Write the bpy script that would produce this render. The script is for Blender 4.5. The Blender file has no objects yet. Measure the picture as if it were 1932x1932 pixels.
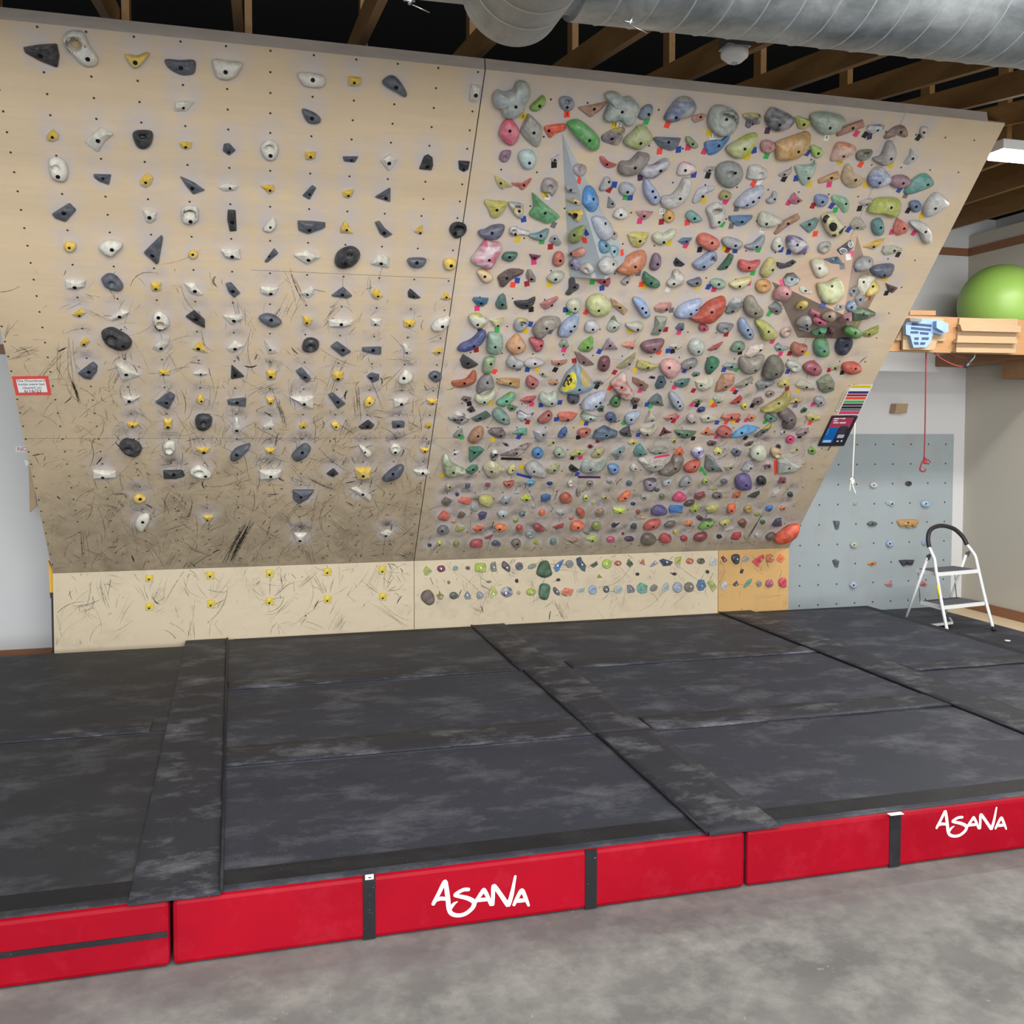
import bpy, bmesh, math, random
from math import sin, cos, tan, pi, radians, sqrt, atan2, hypot
from mathutils import Vector, Matrix
from mathutils.bvhtree import BVHTree

# ---------------------------------------------------------------- camera, world, lights, exposure
SC = bpy.context.scene
COL = SC.collection
F_PX, YAW, PITCH, ROLL = 1822.97, 0.2695, -0.0424, -0.0019
CAM = Vector((0.9194, -7.0749, 1.4823))
PPX, PPY = 987.56, 887.39
fwd = Vector((sin(YAW)*cos(PITCH), cos(YAW)*cos(PITCH), sin(PITCH)))
r0 = Vector((cos(YAW), -sin(YAW), 0))
d0 = fwd.cross(r0)
RIGHT = r0*cos(ROLL) + d0*sin(ROLL)
DOWN = -r0*sin(ROLL) + d0*cos(ROLL)
cd = bpy.data.cameras.new('camera')
cam = bpy.data.objects.new('camera', cd)
COL.objects.link(cam)
cam.matrix_world = Matrix(((RIGHT.x, -DOWN.x, -fwd.x, CAM.x), (RIGHT.y, -DOWN.y, -fwd.y, CAM.y), (RIGHT.z, -DOWN.z, -fwd.z, CAM.z), (0, 0, 0, 1)))
cd.sensor_width = 36
cd.lens = F_PX/1932*36
cd.shift_x = (966-PPX)/1932
cd.shift_y = (PPY-966)/1932
cd.clip_start = 0.05
SC.camera = cam
SC.view_settings.view_transform = 'Standard'
SC.view_settings.look = 'None'
SC.view_settings.gamma = 1
SC.view_settings.exposure = 0.0
SC.view_settings.use_curve_mapping = False
W = bpy.data.worlds.new('world')
SC.world = W
W.use_nodes = True
W.node_tree.nodes['Background'].inputs[0].default_value = (0.92, 0.96, 1.0, 1)
W.node_tree.nodes['Background'].inputs[1].default_value = 0.9

def area(name, loc, sx, sy, power, rot=(0, 0, 0), colr=(1, 0.98, 0.94)):
    l = bpy.data.lights.new(name, 'AREA')
    l.shape = 'RECTANGLE'; l.size = sx; l.size_y = sy; l.energy = power; l.color = colr
    o = bpy.data.objects.new(name, l)
    o.location = loc; o.rotation_euler = rot
    COL.objects.link(o)
    return o
area('ceiling_strip_light', (2.2, -4.9, 3.95), 7.0, 0.25, 90)
area('ceiling_strip_light', (2.2, -7.2, 3.95), 7.0, 0.25, 150, (radians(25), 0, 0))
area('ceiling_strip_light', (2.2, -9.5, 3.95), 7.0, 0.25, 200, (radians(45), 0, 0))
area('added_board_fill_light', (1.5, -12.8, 1.9), 9.0, 3.2, 800, (radians(90), 0, 0), (0.97, 0.98, 1.0))  # unseen fill light added behind the camera to brighten the overhanging boards
area('ceiling_strip_light', (6.35, -1.9, 3.195), 1.7, 0.1, 85)

# ---------------------------------------------------------------- geometry of the place
FLOOR = -0.219
TILT = 0.6961
ZB = 0.5097
CT, ST = cos(TILT), sin(TILT)
NB = Vector((0, -CT, -ST))          # outward normal of the overhanging board
XL, XM, XK, XR = -0.41, 2.035, 4.51, 5.15
STOP = 3.60
YF = -3.903

def ray(px, py):
    return (fwd + RIGHT*((px-PPX)/F_PX) + DOWN*((py-PPY)/F_PX))
def at(px, py, n, d):
    n = Vector(n); v = ray(px, py)
    return CAM + v*((d - n.dot(CAM))/n.dot(v))
def atX(px, py, x): return at(px, py, (1, 0, 0), x)
def atY(px, py, y): return at(px, py, (0, 1, 0), y)
def atZ(px, py, z): return at(px, py, (0, 0, 1), z)
def atB(px, py, off=0.0): return at(px, py, NB, NB.z*ZB + off)
def bd(x, s, off=0.0):
    return Vector((x, -s*ST, ZB + s*CT)) + NB*off

# ---------------------------------------------------------------- materials
def srgb(h):
    if isinstance(h, str):
        c = [int(h[i:i+2], 16)/255 for i in (0, 2, 4)]
    else:
        c = h
    return tuple((v/12.92 if v <= 0.04045 else ((v+0.055)/1.055)**2.4) for v in c)

class NT:
    def __init__(s, name):
        s.m = bpy.data.materials.new(name); s.m.use_nodes = True
        s.t = s.m.node_tree; s.b = s.t.nodes['Principled BSDF']
    def n(s, typ, **kw):
        nd = s.t.nodes.new(typ)
        for k, v in kw.items():
            if k.startswith('i_'):
                continue
            setattr(nd, k, v)
        return nd
    def put(s, sock, v):
        if hasattr(v, 'links') or hasattr(v, 'is_output'):
            s.t.links.new(v, sock)
        else:
            sock.default_value = v
    def math(s, op, a, b=0.0, c=None, clamp=False):
        nd = s.n('ShaderNodeMath', operation=op); nd.use_clamp = clamp
        s.put(nd.inputs[0], a); s.put(nd.inputs[1], b)
        if c is not None: s.put(nd.inputs[2], c)
        return nd.outputs[0]
    def mix(s, f, a, b, bt='MIX'):
        nd = s.n('ShaderNodeMixRGB', blend_type=bt)
        s.put(nd.inputs[0], f)
        for i, v in ((1, a), (2, b)):
            if isinstance(v, tuple): v = (*v[:3], 1)
            s.put(nd.inputs[i], v)
        return nd.outputs[0]
    def obj(s):
        return s.n('ShaderNodeTexCoord').outputs['Object']
    def map(s, vec, scale=(1, 1, 1), rot=(0, 0, 0), loc=(0, 0, 0)):
        nd = s.n('ShaderNodeMapping')
        s.put(nd.inputs['Vector'], vec); nd.inputs['Scale'].default_value = scale
        nd.inputs['Rotation'].default_value = rot; nd.inputs['Location'].default_value = loc
        return nd.outputs[0]
    def noise(s, vec, scale, detail=3, rough=0.5, dist=0.0):
        nd = s.n('ShaderNodeTexNoise')
        s.put(nd.inputs['Vector'], vec); nd.inputs['Scale'].default_value = scale
        nd.inputs['Detail'].default_value = detail; nd.inputs['Roughness'].default_value = rough
        nd.inputs['Distortion'].default_value = dist
        return nd.outputs[0]
    def ramp(s, v, lo, hi):     # linear step lo..hi -> 0..1
        nd = s.n('ShaderNodeMapRange'); nd.clamp = True
        s.put(nd.inputs[0], v); nd.inputs[1].default_value = lo; nd.inputs[2].default_value = hi
        return nd.outputs[0]
    def sep(s, vec):
        nd = s.n('ShaderNodeSeparateXYZ'); s.put(nd.inputs[0], vec); return nd.outputs
    def lines(s, vec, scale, w, mlo, seed, rot=0.0, stretch=(0.8, 0.8, 3.6)):
        v = s.map(vec, scale=stretch, rot=(0, rot, 0), loc=(seed*3.1, seed*1.7, seed*2.3))
        a = s.noise(v, scale, 2, 0.45, 0.6)
        ridge = s.ramp(s.math('ABSOLUTE', s.math('SUBTRACT', a, 0.5)), w, w*0.3)
        m = s.noise(s.map(vec, loc=(seed*7.7, 3, seed)), scale*0.9, 2, 0.6)
        return s.math('MULTIPLY', ridge, s.ramp(m, mlo, mlo+0.05))
    def fin(s, color, rough=0.6, metal=0.0, bump=None, bs=0.2, bd_=0.01, spec=None):
        if isinstance(color, tuple): color = (*color[:3], 1)
        s.put(s.b.inputs['Base Color'], color)
        s.put(s.b.inputs['Roughness'], rough)
        s.b.inputs['Metallic'].default_value = metal
        if spec is not None: s.b.inputs['Specular IOR Level'].default_value = spec
        if bump is not None:
            nd = s.n('ShaderNodeBump'); nd.inputs['Strength'].default_value = bs; nd.inputs['Distance'].default_value = bd_
            s.put(nd.inputs['Height'], bump); s.t.links.new(nd.outputs[0], s.b.inputs['Normal'])
        return s.m

MC = {}
def plain(h, rough=0.5, metal=0.0, var=0.12, scale=14.0, name=None):
    k = (h, rough, metal, var, scale)
    if k not in MC:
        t = NT(name or 'paint_'+str(h)); c = srgb(h)
        nz = t.noise(t.obj(), scale, 3)
        MC[k] = t.fin(t.mix(nz, tuple(v*(1-var) for v in c), tuple(min(1, v*(1+var)) for v in c)), rough, metal)
    return MC[k]

def board_material(name, top, low, dots, grime, lines=True, rowstep=0.1, dirt_shade_lo=-0.2, dirt_shade_hi=1.9):
    t = NT(name); o = t.obj(); x, y, z = t.sep(o)
    grain = t.noise(t.map(o, scale=(0.7, 1, 9)), 3.2, 4, 0.6, 1.2)
    c = t.mix(grain, tuple(v*0.9 for v in srgb(top)), tuple(min(1, v*1.08) for v in srgb(top)))
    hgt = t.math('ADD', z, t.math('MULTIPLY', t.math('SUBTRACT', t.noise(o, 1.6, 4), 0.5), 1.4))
    low_f = t.ramp(hgt, dirt_shade_hi, dirt_shade_lo)  # darker lower down: dirt plus the weaker light there, both put into the colour
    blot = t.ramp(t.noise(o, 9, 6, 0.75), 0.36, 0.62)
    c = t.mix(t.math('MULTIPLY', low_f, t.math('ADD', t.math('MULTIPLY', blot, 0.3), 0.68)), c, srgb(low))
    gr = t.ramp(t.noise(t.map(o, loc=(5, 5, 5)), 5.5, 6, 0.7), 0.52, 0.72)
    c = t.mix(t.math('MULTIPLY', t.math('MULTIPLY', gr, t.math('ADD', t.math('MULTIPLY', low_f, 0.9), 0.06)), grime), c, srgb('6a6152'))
    at_ = t.n('ShaderNodeAttribute'); at_.attribute_name = 'chalk'
    ch = t.math('MULTIPLY', at_.outputs['Fac'], t.ramp(t.noise(o, 16, 4, 0.6), 0.22, 0.55))
    c = t.mix(t.math('MULTIPLY', ch, 1.0), c, srgb('c0b8b8'))
    at2 = t.n('ShaderNodeAttribute'); at2.attribute_name = 'smudge'
    sm = t.math('MULTIPLY', at2.outputs['Fac'], t.ramp(t.noise(o, 22, 4, 0.7), 0.3, 0.55))
    c = t.mix(t.math('MULTIPLY', sm, 0.85), c, srgb('4c4844'))
    if dots:
        s_ = t.math('DIVIDE', t.math('SUBTRACT', z, ZB), CT)
        fx = t.math('MULTIPLY', t.math('SUBTRACT', t.math('FRACT', t.math('ADD', t.math('DIVIDE', x, 0.2), 50.5)), 0.5), 0.2)
        fs = t.math('MULTIPLY', t.math('SUBTRACT', t.math('FRACT', t.math('ADD', t.math('DIVIDE', t.math('SUBTRACT', s_, 0.084), rowstep), 50.5)), 0.5), rowstep)
        d = t.math('SQRT', t.math('ADD', t.math('MULTIPLY', fx, fx), t.math('MULTIPLY', fs, fs)))
        c = t.mix(t.ramp(d, 0.0065, 0.0048), c, srgb('3c3024'))
    return t.fin(c, t.math('ADD', t.math('MULTIPLY', grain, 0.12), 0.5), 0, grain, 0.05)

M = {}
M['board_l'] = board_material('plywood_left', 'd3bd9d', '726b5c', True, 0.7, dirt_shade_hi=2.3)
M['board_r'] = board_material('plywood_right', 'd3bfa2', '787164', True, 0.6, rowstep=0.2, dirt_shade_hi=2.1)
M['kick'] = board_material('plywood_kick', 'cfc0a4', 'bcae94', False, 0.35, dirt_shade_lo=-0.4, dirt_shade_hi=1.3)
M['kick_o'] = board_material('plywood_kick_golden', 'c49e64', 'b48f5a', False, 0.3, dirt_shade_lo=-0.5, dirt_shade_hi=0.9)
def wood(name, a, b, scale=(1, 1, 8), sc=6, rough=0.6):
    t = NT(name); g = t.noise(t.map(t.obj(), scale=scale), sc, 4, 0.6, 1.0)
    return t.fin(t.mix(g, srgb(a), srgb(b)), rough, 0, g, 0.1)
M['ply_edge'] = wood('plywood_edge', 'a58c6c', 'c4aa86')
M['header'] = wood('weathered_header', 'a1978f', 'bfb4aa', (1, 1, 3), 7)
M['rafter'] = wood('rafter_timber', '6c4c2a', '8c6a3c', (6, 1, 6), 5)
M['brown_trim'] = wood('brown_trim', '7a4f34', '94684a', (1, 1, 10), 4)
M['plank'] = wood('orange_plywood', '9a7048', 'b0865c', (1, 1, 6), 5)
M['pale_wood'] = wood('pale_wood', '9c8264', 'b29a78', (1, 1, 8), 6)
M['dark_joist'] = wood('dark_joist', '7f5c3c', '9c744c', (1, 6, 6), 3)
M['orange_vol'] = wood('peach_wood', 'b0907a', 'c2a68e', (1, 1, 2), 5)
M['grey_vol'] = plain('b0b8bc', 0.5, 0, 0.05, 5)
M['bark_vol'] = wood('scuffed_wood', '8f7e70', 'a8968a', (1, 1, 2), 6)
M['void'] = plain('141414', 0.9)
def wallm(name, h, v=0.03):
    t = NT(name); c = srgb(h); n1 = t.noise(t.obj(), 1.2, 3); n2 = t.noise(t.obj(), 90, 2)
    return t.fin(t.mix(n1, tuple(a*(1-v) for a in c), tuple(min(1, a*(1+v)) for a in c)), 0.75, 0, n2, 0.15, 0.002)
M['wall_w'] = wallm('white_wall', 'cfcfcf')
M['wall_r'] = wallm('warm_grey_wall', 'bdb7aa')
def concrete():
    t = NT('concrete_floor'); o = t.obj()
    a = t.noise(o, 1.3, 6, 0.6); b = t.noise(o, 6, 6, 0.7); c3 = t.noise(o, 60, 3, 0.7)
    c = t.mix(t.ramp(a, 0.3, 0.7), srgb('5c5b5a'), srgb('7f7e7a'))
    c = t.mix(t.math('MULTIPLY', t.ramp(b, 0.42, 0.68), 0.65), c, srgb('9a9993'))
    c = t.mix(t.math('MULTIPLY', t.ramp(t.noise(t.map(o, loc=(9, 2, 1)), 3.2, 5, 0.7), 0.56, 0.72), 0.4), c, srgb('5c5856'))
    c = t.mix(t.math('MULTIPLY', t.ramp(t.noise(t.map(o, loc=(3, 8, 1)), 14, 5, 0.8), 0.66, 0.72), 0.5), c, srgb('c8c8c6'))
    c = t.mix(t.math('MULTIPLY', t.ramp(c3, 0.3, 0.7), 0.25), c, srgb('6e6d6b'))
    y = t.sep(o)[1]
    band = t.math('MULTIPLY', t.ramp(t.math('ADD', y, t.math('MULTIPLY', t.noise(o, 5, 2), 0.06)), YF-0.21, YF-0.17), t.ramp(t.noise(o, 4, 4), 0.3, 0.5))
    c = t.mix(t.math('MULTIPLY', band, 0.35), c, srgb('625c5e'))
    return t.fin(c, t.math('ADD', t.math('MULTIPLY', b, 0.2), 0.62), 0, c3, 0.12, 0.003, 0.3)
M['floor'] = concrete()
M['tan'] = wood('tan_floor', 'cdb595', 'ddc8a8', (1, 1, 1), 3)
def vinyl(name, h, chalk, seed):
    t = NT(name); o = t.obj()
    base = t.mix(t.ramp(t.noise(o, 2.5, 5, 0.6), 0.3, 0.7), tuple(v*0.88 for v in srgb(h)), tuple(v*1.15 for v in srgb(h)))
    sm = t.math('MULTIPLY', t.ramp(t.noise(t.map(o, scale=(0.8, 1.2, 1), loc=(seed, 0, 0)), 3.0, 8, 0.75), 0.5, 0.8), chalk)
    c = t.mix(sm, base, srgb('8d9096'))
    spk = t.math('MULTIPLY', t.ramp(t.noise(t.map(o, loc=(seed*2, 4, 0)), 21, 8, 0.85), 0.62, 0.72), t.ramp(t.noise(t.map(o, loc=(seed, 9, 0)), 1.3, 3), 0.5, 0.66))
    c = t.mix(t.math('MULTIPLY', spk, min(1, chalk*1.6)), c, srgb('d4d6da'))
    sp = t.math('MULTIPLY', t.ramp(t.noise(o, 110, 2, 0.5), 0.73, 0.76), 0.4)
    c = t.mix(sp, c, srgb('a0a2a6'))
    return t.fin(c, 0.62, 0, t.noise(o, 3, 5), 0.25, 0.02, 0.35)
M['mat'] = vinyl('black_vinyl', '2b2e38', 0.42, 1)
M['mat_l'] = vinyl('black_vinyl_left', '27282d', 0.32, 5)
M['flap'] = vinyl('charcoal_flap', '27282f', 0.75, 9)
M['band'] = vinyl('black_webbing', '131418', 0.08, 3)
def redm():
    t = NT('red_vinyl'); o = t.obj()
    c = t.mix(t.ramp(t.noise(o, 2.2, 4), 0.35, 0.7), srgb('840216'), srgb('96041c'))
    c = t.mix(t.math('MULTIPLY', t.ramp(t.noise(o, 7, 6, 0.7), 0.52, 0.75), 0.22), c, srgb('a83444'))
    return t.fin(c, 0.5, 0, t.noise(o, 4, 4), 0.15, 0.02, 0.12)
M['red'] = redm()
def galv():
    t = NT('galvanised_steel'); o = t.obj()
    a = t.noise(t.map(o, scale=(1.2, 1, 1)), 3.2, 5, 0.65, 0.8); b = t.noise(o, 9, 5, 0.7)
    c = t.mix(t.ramp(a, 0.3, 0.7), srgb('8c9498'), srgb('d0d6d8'))
    c = t.mix(t.math('MULTIPLY', t.ramp(b, 0.5, 0.7), 0.4), c, srgb('8d9598'))
    return t.fin(c, t.math('ADD', t.math('MULTIPLY', a, 0.3), 0.28), 0.7, b, 0.06, 0.01)
M['galv'] = galv()
M['white_metal'] = plain('dfe1e2', 0.35, 0, 0.03)
M['white'] = plain('e6e6e4', 0.5, 0, 0.02)
M['black_rubber'] = plain('232325', 0.55)
M['grey_rubber'] = plain('55575c', 0.8, 0, 0.1, 40)
M['seam'] = plain('c4c8ca', 0.35, 0.6)
M['dark_metal'] = plain('55585c', 0.4, 0.7)
M['steel'] = plain('9ea2a4', 0.3, 0.9)
M['ball'] = plain('8cb254', 0.42, 0, 0.05, 3)
M['blue_metal'] = plain('88a4cc', 0.4, 0, 0.15, 9)
M['navy'] = plain('2f4468', 0.5)
def panelm():
    t = NT('blue_grey_panel'); o = t.obj(); x, y, z = t.sep(o)
    c = t.mix(t.noise(o, 1.5, 3), srgb('919b9f'), srgb('a0aaae'))
    gx = t.math('MULTIPLY', t.math('SUBTRACT', t.math('FRACT', t.math('ADD', t.math('DIVIDE', t.math('SUBTRACT', x, 7.225), 0.193), 50.5)), 0.5), 0.193)
    gz = t.math('MULTIPLY', t.math('SUBTRACT', t.math('FRACT', t.math('ADD', t.math('DIVIDE', t.math('SUBTRACT', z, 1.349), 0.184), 50.5)), 0.5), 0.184)
    d = t.math('SQRT', t.math('ADD', t.math('MULTIPLY', gx, gx), t.math('MULTIPLY', gz, gz)))
    c = t.mix(t.math('MULTIPLY', t.ramp(t.noise(o, 4, 4, 0.6), 0.52, 0.7), 0.3), c, srgb('958f8a'))
    c = t.mix(t.ramp(d, 0.009, 0.007), c, srgb('2c2c2e'))
    return t.fin(c, 0.6)
M['panel'] = panelm()
def glow():
    t = NT('lit_tube'); t.b.inputs['Emission Color'].default_value = (1, 0.97, 0.88, 1)
    t.b.inputs['Emission Strength'].default_value = 9
    return t.fin((0.9, 0.9, 0.9), 0.5)
M['glow'] = glow()
def holdm():
    t = NT('climbing_resin'); o = t.obj()
    oi = t.n('ShaderNodeObjectInfo')
    a2 = t.n('ShaderNodeAttribute'); a2.attribute_type = 'OBJECT'; a2.attribute_name = 'col2'
    f = t.ramp(t.noise(t.map(o, scale=(1, 1, 2.2)), 9, 1, 0.4, 0.6), 0.44, 0.56)
    c = t.mix(f, oi.outputs['Color'], a2.outputs['Color'])
    v = t.noise(o, 30, 4, 0.6)
    c = t.mix(t.math('MULTIPLY', t.ramp(v, 0.4, 0.68), 0.38), c, (0.02, 0.02, 0.02))
    bw = t.n('ShaderNodeRGBToBW'); t.put(bw.inputs[0], oi.outputs['Color'])
    cf = t.math('MULTIPLY', t.math('ADD', t.math('MULTIPLY', bw.outputs[0], 1.2), 0.12, clamp=True), 0.8, clamp=True)
    c = t.mix(t.math('MULTIPLY', t.ramp(t.noise(t.map(o, loc=(7, 1, 3)), 18, 5, 0.7), 0.42, 0.72), cf), c, srgb('c9c6c2'))
    rg = t.math('ADD', t.math('MULTIPLY', oi.outputs['Random'], 0.3), 0.32)
    return t.fin(c, rg, 0, t.noise(o, 38, 5, 0.65), 0.5, 0.006)
M['hold'] = holdm()

# ---------------------------------------------------------------- object helpers
def link(o, parent=None):
    COL.objects.link(o)
    if parent is not None:
        o.parent = parent
    return o
def tag(o, label=None, cat=None, group=None, kind=None):
    if label: o['label'] = label
    if cat: o['category'] = cat
    if group: o['group'] = group
    if kind: o['kind'] = kind
    return o
def mesh_obj(name, bm, mats, parent=None, smooth=False, loc=None):
    me = bpy.data.meshes.new(name)
    if loc is not None:
        bmesh.ops.translate(bm, vec=-Vector(loc), verts=bm.verts)
    bm.normal_update(); bm.to_mesh(me); bm.free()
    for m in (mats if isinstance(mats, (list, tuple)) else [mats]):
        me.materials.append(m)
    if smooth:
        for p in me.polygons: p.use_smooth = True
    o = bpy.data.objects.new(name, me)
    link(o, parent)
    if loc is not None:
        o.location = Vector(loc) - (parent_loc(parent))
    elif parent is not None:
        o.location = -parent_loc(parent)
    return o
def parent_loc(p):
    v = Vector((0, 0, 0))
    while p is not None:
        v += p.location; p = p.parent
    return v
def empty(name, loc, label, cat, group=None):
    o = bpy.data.objects.new(name, None); o.empty_display_size = 0.1
    o.location = loc; link(o)
    return tag(o, label, cat, group)
def box(bm, a, b, mi=0):
    x0, y0, z0 = [min(a[i], b[i]) for i in range(3)]; x1, y1, z1 = [max(a[i], b[i]) for i in range(3)]
    vs = [bm.verts.new(c) for c in ((x0, y0, z0), (x1, y0, z0), (x1, y1, z0), (x0, y1, z0), (x0, y0, z1), (x1, y0, z1), (x1, y1, z1), (x0, y1, z1))]
    for f in ((3, 2, 1, 0), (4, 5, 6, 7), (0, 1, 5, 4), (1, 2, 6, 5), (2, 3, 7, 6), (3, 0, 4, 7)):
        fc = bm.faces.new([vs[i] for i in f]); fc.material_index = mi
    return vs
def bx(name, a, b, m, parent=None, bevel=0.0):
    bm = bmesh.new(); box(bm, a, b)
    if bevel:
        bmesh.ops.bevel(bm, geom=bm.edges[:], offset=bevel, segments=2, affect='EDGES', profile=0.5)
    return mesh_obj(name, bm, m, parent)
def slab(bm, pts, n, th, mi=0):     # polygon pts extruded by th along n
    n = Vector(n)
    lo = [bm.verts.new(p) for p in pts]; hi = [bm.verts.new(Vector(p)+n*th) for p in pts]
    k = len(pts)
    fs = [bm.faces.new(lo[::-1]), bm.faces.new(hi)] + [bm.faces.new((lo[i], lo[(i+1) % k], hi[(i+1) % k], hi[i])) for i in range(k)]
    for f in fs: f.material_index = mi
    bmesh.ops.recalc_face_normals(bm, faces=fs)
    return lo, hi
def tube(bm, pts, r, seg=10, cap=True, mi=0):
    pts = [Vector(p) for p in pts]; rings = []
    rr = r if isinstance(r, (list, tuple)) else [r]*len(pts)
    up = None
    for i, p in enumerate(pts):
        t = (pts[min(i+1, len(pts)-1)] - pts[max(i-1, 0)]).normalized()
        if up is None:
            up = t.orthogonal().normalized()
        up = (up - t*up.dot(t)).normalized()
        s = t.cross(up)
        rings.append([bm.verts.new(p + up*(rr[i]*cos(2*pi*j/seg)) + s*(rr[i]*sin(2*pi*j/seg))) for j in range(seg)])
    for a, b in zip(rings, rings[1:]):
        for j in range(seg):
            f = bm.faces.new((a[j], a[(j+1) % seg], b[(j+1) % seg], b[j])); f.smooth = True; f.material_index = mi
    if cap:
        bm.faces.new(rings[0][::-1]).material_index = mi; bm.faces.new(rings[-1]).material_index = mi
    return rings
def spline(pts, k=6, closed=False):
    pts = [Vector(p) for p in pts]; n = len(pts); out = []
    rng = range(n if closed else n-1)
    for i in rng:
        p0 = pts[(i-1) % n] if closed or i > 0 else pts[0]*2-pts[1]
        p1 = pts[i]; p2 = pts[(i+1) % n]
        p3 = pts[(i+2) % n] if closed or i+2 < n else p2*2-p1
        for j in range(k):
            t = j/k
            out.append(0.5*((2*p1)+(p2-p0)*t+(2*p0-5*p1+4*p2-p3)*t*t+(3*p1-p0-3*p2+p3)*t*t*t))
    if not closed: out.append(pts[-1])
    return out
def text(name, body, size, mat, M4, parent, align='CENTER'):
    cu = bpy.data.curves.new(name, 'FONT'); cu.body = body; cu.size = size; cu.align_x = align; cu.align_y = 'CENTER'
    cu.extrude = 0.0004; cu.materials.append(mat)
    tmp = bpy.data.objects.new('tmp', cu); COL.objects.link(tmp)
    bpy.context.view_layer.update()
    me = bpy.data.meshes.new_from_object(tmp.evaluated_get(bpy.context.evaluated_depsgraph_get()))
    me.name = name; bpy.data.objects.remove(tmp); bpy.data.curves.remove(cu)
    o = bpy.data.objects.new(name, me); link(o, parent)
    base = Matrix.Translation(parent_loc(parent)) if parent is not None else Matrix()
    o.matrix_local = base.inverted() @ M4
    return o
def frame(x, y, o):
    x = Vector(x).normalized(); y = Vector(y); y = (y - x*y.dot(x)).normalized(); z = x.cross(y)
    return Matrix(((x.x, y.x, z.x, o[0]), (x.y, y.y, z.y, o[1]), (x.z, y.z, z.z, o[2]), (0, 0, 0, 1)))

# ---------------------------------------------------------------- the room
WY, WX = 0.718, 7.45
S = 'structure'
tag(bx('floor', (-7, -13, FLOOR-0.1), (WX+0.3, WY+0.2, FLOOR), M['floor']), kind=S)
tag(bx('floor_right', (5.9, -3.2, FLOOR-0.02), (WX, WY, FLOOR+0.003), M['tan']), kind=S)
tag(bx('wall_back', (-7, WY, FLOOR), (WX+0.3, WY+0.15, 3.49), M['wall_w']), kind=S)
bm = bmesh.new(); box(bm, (WX, -13, FLOOR), (WX+0.3, WY, 3.32)); tag(mesh_obj('wall_right', bm, M['wall_r']), kind=S)
tag(bx('wall_right_upper', (WX+0.3, -13, FLOOR), (WX+0.4, WY+0.15, 3.49), M['wall_w']), kind=S)
tag(bx('trim_1', (5.0, WY-0.02, 3.13), (WX, WY, 3.20), M['brown_trim']), kind=S)
tag(bx('trim_2', (WX-0.02, -7, 3.13), (WX, WY-0.02, 3.20), M['brown_trim']), kind=S)
tag(bx('trim_3', (-7, WY-0.02, 2.02), (-0.3, WY, 2.09), M['brown_trim']), kind=S)
tag(bx('baseboard_right', (WX-0.02, -7, FLOOR), (WX, WY-0.02, FLOOR+0.09), M['brown_trim']), kind=S)
tag(bx('baseboard_back', (-7, WY-0.02, FLOOR), (-0.3, WY, FLOOR+0.075), M['brown_trim']), kind=S)
tag(bx('ceiling', (-8, -7.5, 5.2), (9, 4.5, 5.3), M['void']), kind=S)
tag(bx('ceiling_back', (-8, 4.4, 3.4), (9, 4.5, 5.2), M['void']), kind=S)
tag(bx('ceiling_right', (WX+0.45, -8, 3.3), (WX+0.5, 4.4, 5.2), M['void']), kind=S)
tag(bx('ceiling_left', (-8, -7.5, 3.4), (-7.9, 4.4, 5.2), M['void']), kind=S)
tag(bx('ceiling_soffit', (-8, WY+0.16, 3.3), (9, 4.4, 3.4), M['void']), kind=S)

xk = [0.24+0.61*k for k in range(-2, 12)]
names_r = ['first', 'second', 'third']
for k, x in enumerate(xk):
    bm = bmesh.new()
    e = radians(8.5)
    y0, z0 = -2.2, 3.42
    ya, yb = -3.05, -0.4
    za, zb_ = z0+(ya-y0)*tan(e), z0+(yb-y0)*tan(e)
    slab(bm, [(x-0.02, ya, za), (x-0.02, yb, zb_), (x-0.02, yb, zb_+0.14), (x-0.02, ya, za+0.14)], (1, 0, 0), 0.042)
    tag(mesh_obj('roof_rafter', bm, M['rafter']), 'rough timber rafter running back under the dark roof above the climbing boards', 'rafter', 'timber rafters above the boards')
    tag(bx('truss_post', (x+0.03, -1.64, 3.0 if x < 5 else 3.3), (x+0.068, -1.55, 5.1), M['rafter']), 'upright timber post of a roof truss above the climbing boards', 'timber post', 'upright truss posts above the boards')
for x, lab in ((6.0, 'level ceiling joist nearest the right edge of the board'), (6.62, 'level ceiling joist further right, beside the white wall ledge'), (7.2, 'level ceiling joist along the right wall')):
    tag(bx('ceiling_joist', (x-0.02, -6, 3.36), (x+0.02, WY+0.15, 3.58), M['rafter']), lab, 'ceiling joist', 'level joists at the right')

# fluorescent fixture
lf = empty('ceiling_light', (6.4, -1.9, 3.2), 'lit white strip light fixture hanging beside the upper right edge of the climbing board', 'light')
bx('fixture_housing', (5.44, -1.97, 3.245), (7.3, -1.83, 3.305), M['white'], lf)
bx('light_tube', (5.44, -1.965, 3.205), (7.3, -1.835, 3.244), M['glow'], lf)
bx('hanger_rod', (5.8, -1.905, 3.305), (5.81, -1.895, 3.75), M['steel'], lf)
bx('hanger_rod', (7.0, -1.905, 3.305), (7.01, -1.895, 3.75), M['steel'], lf)

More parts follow.
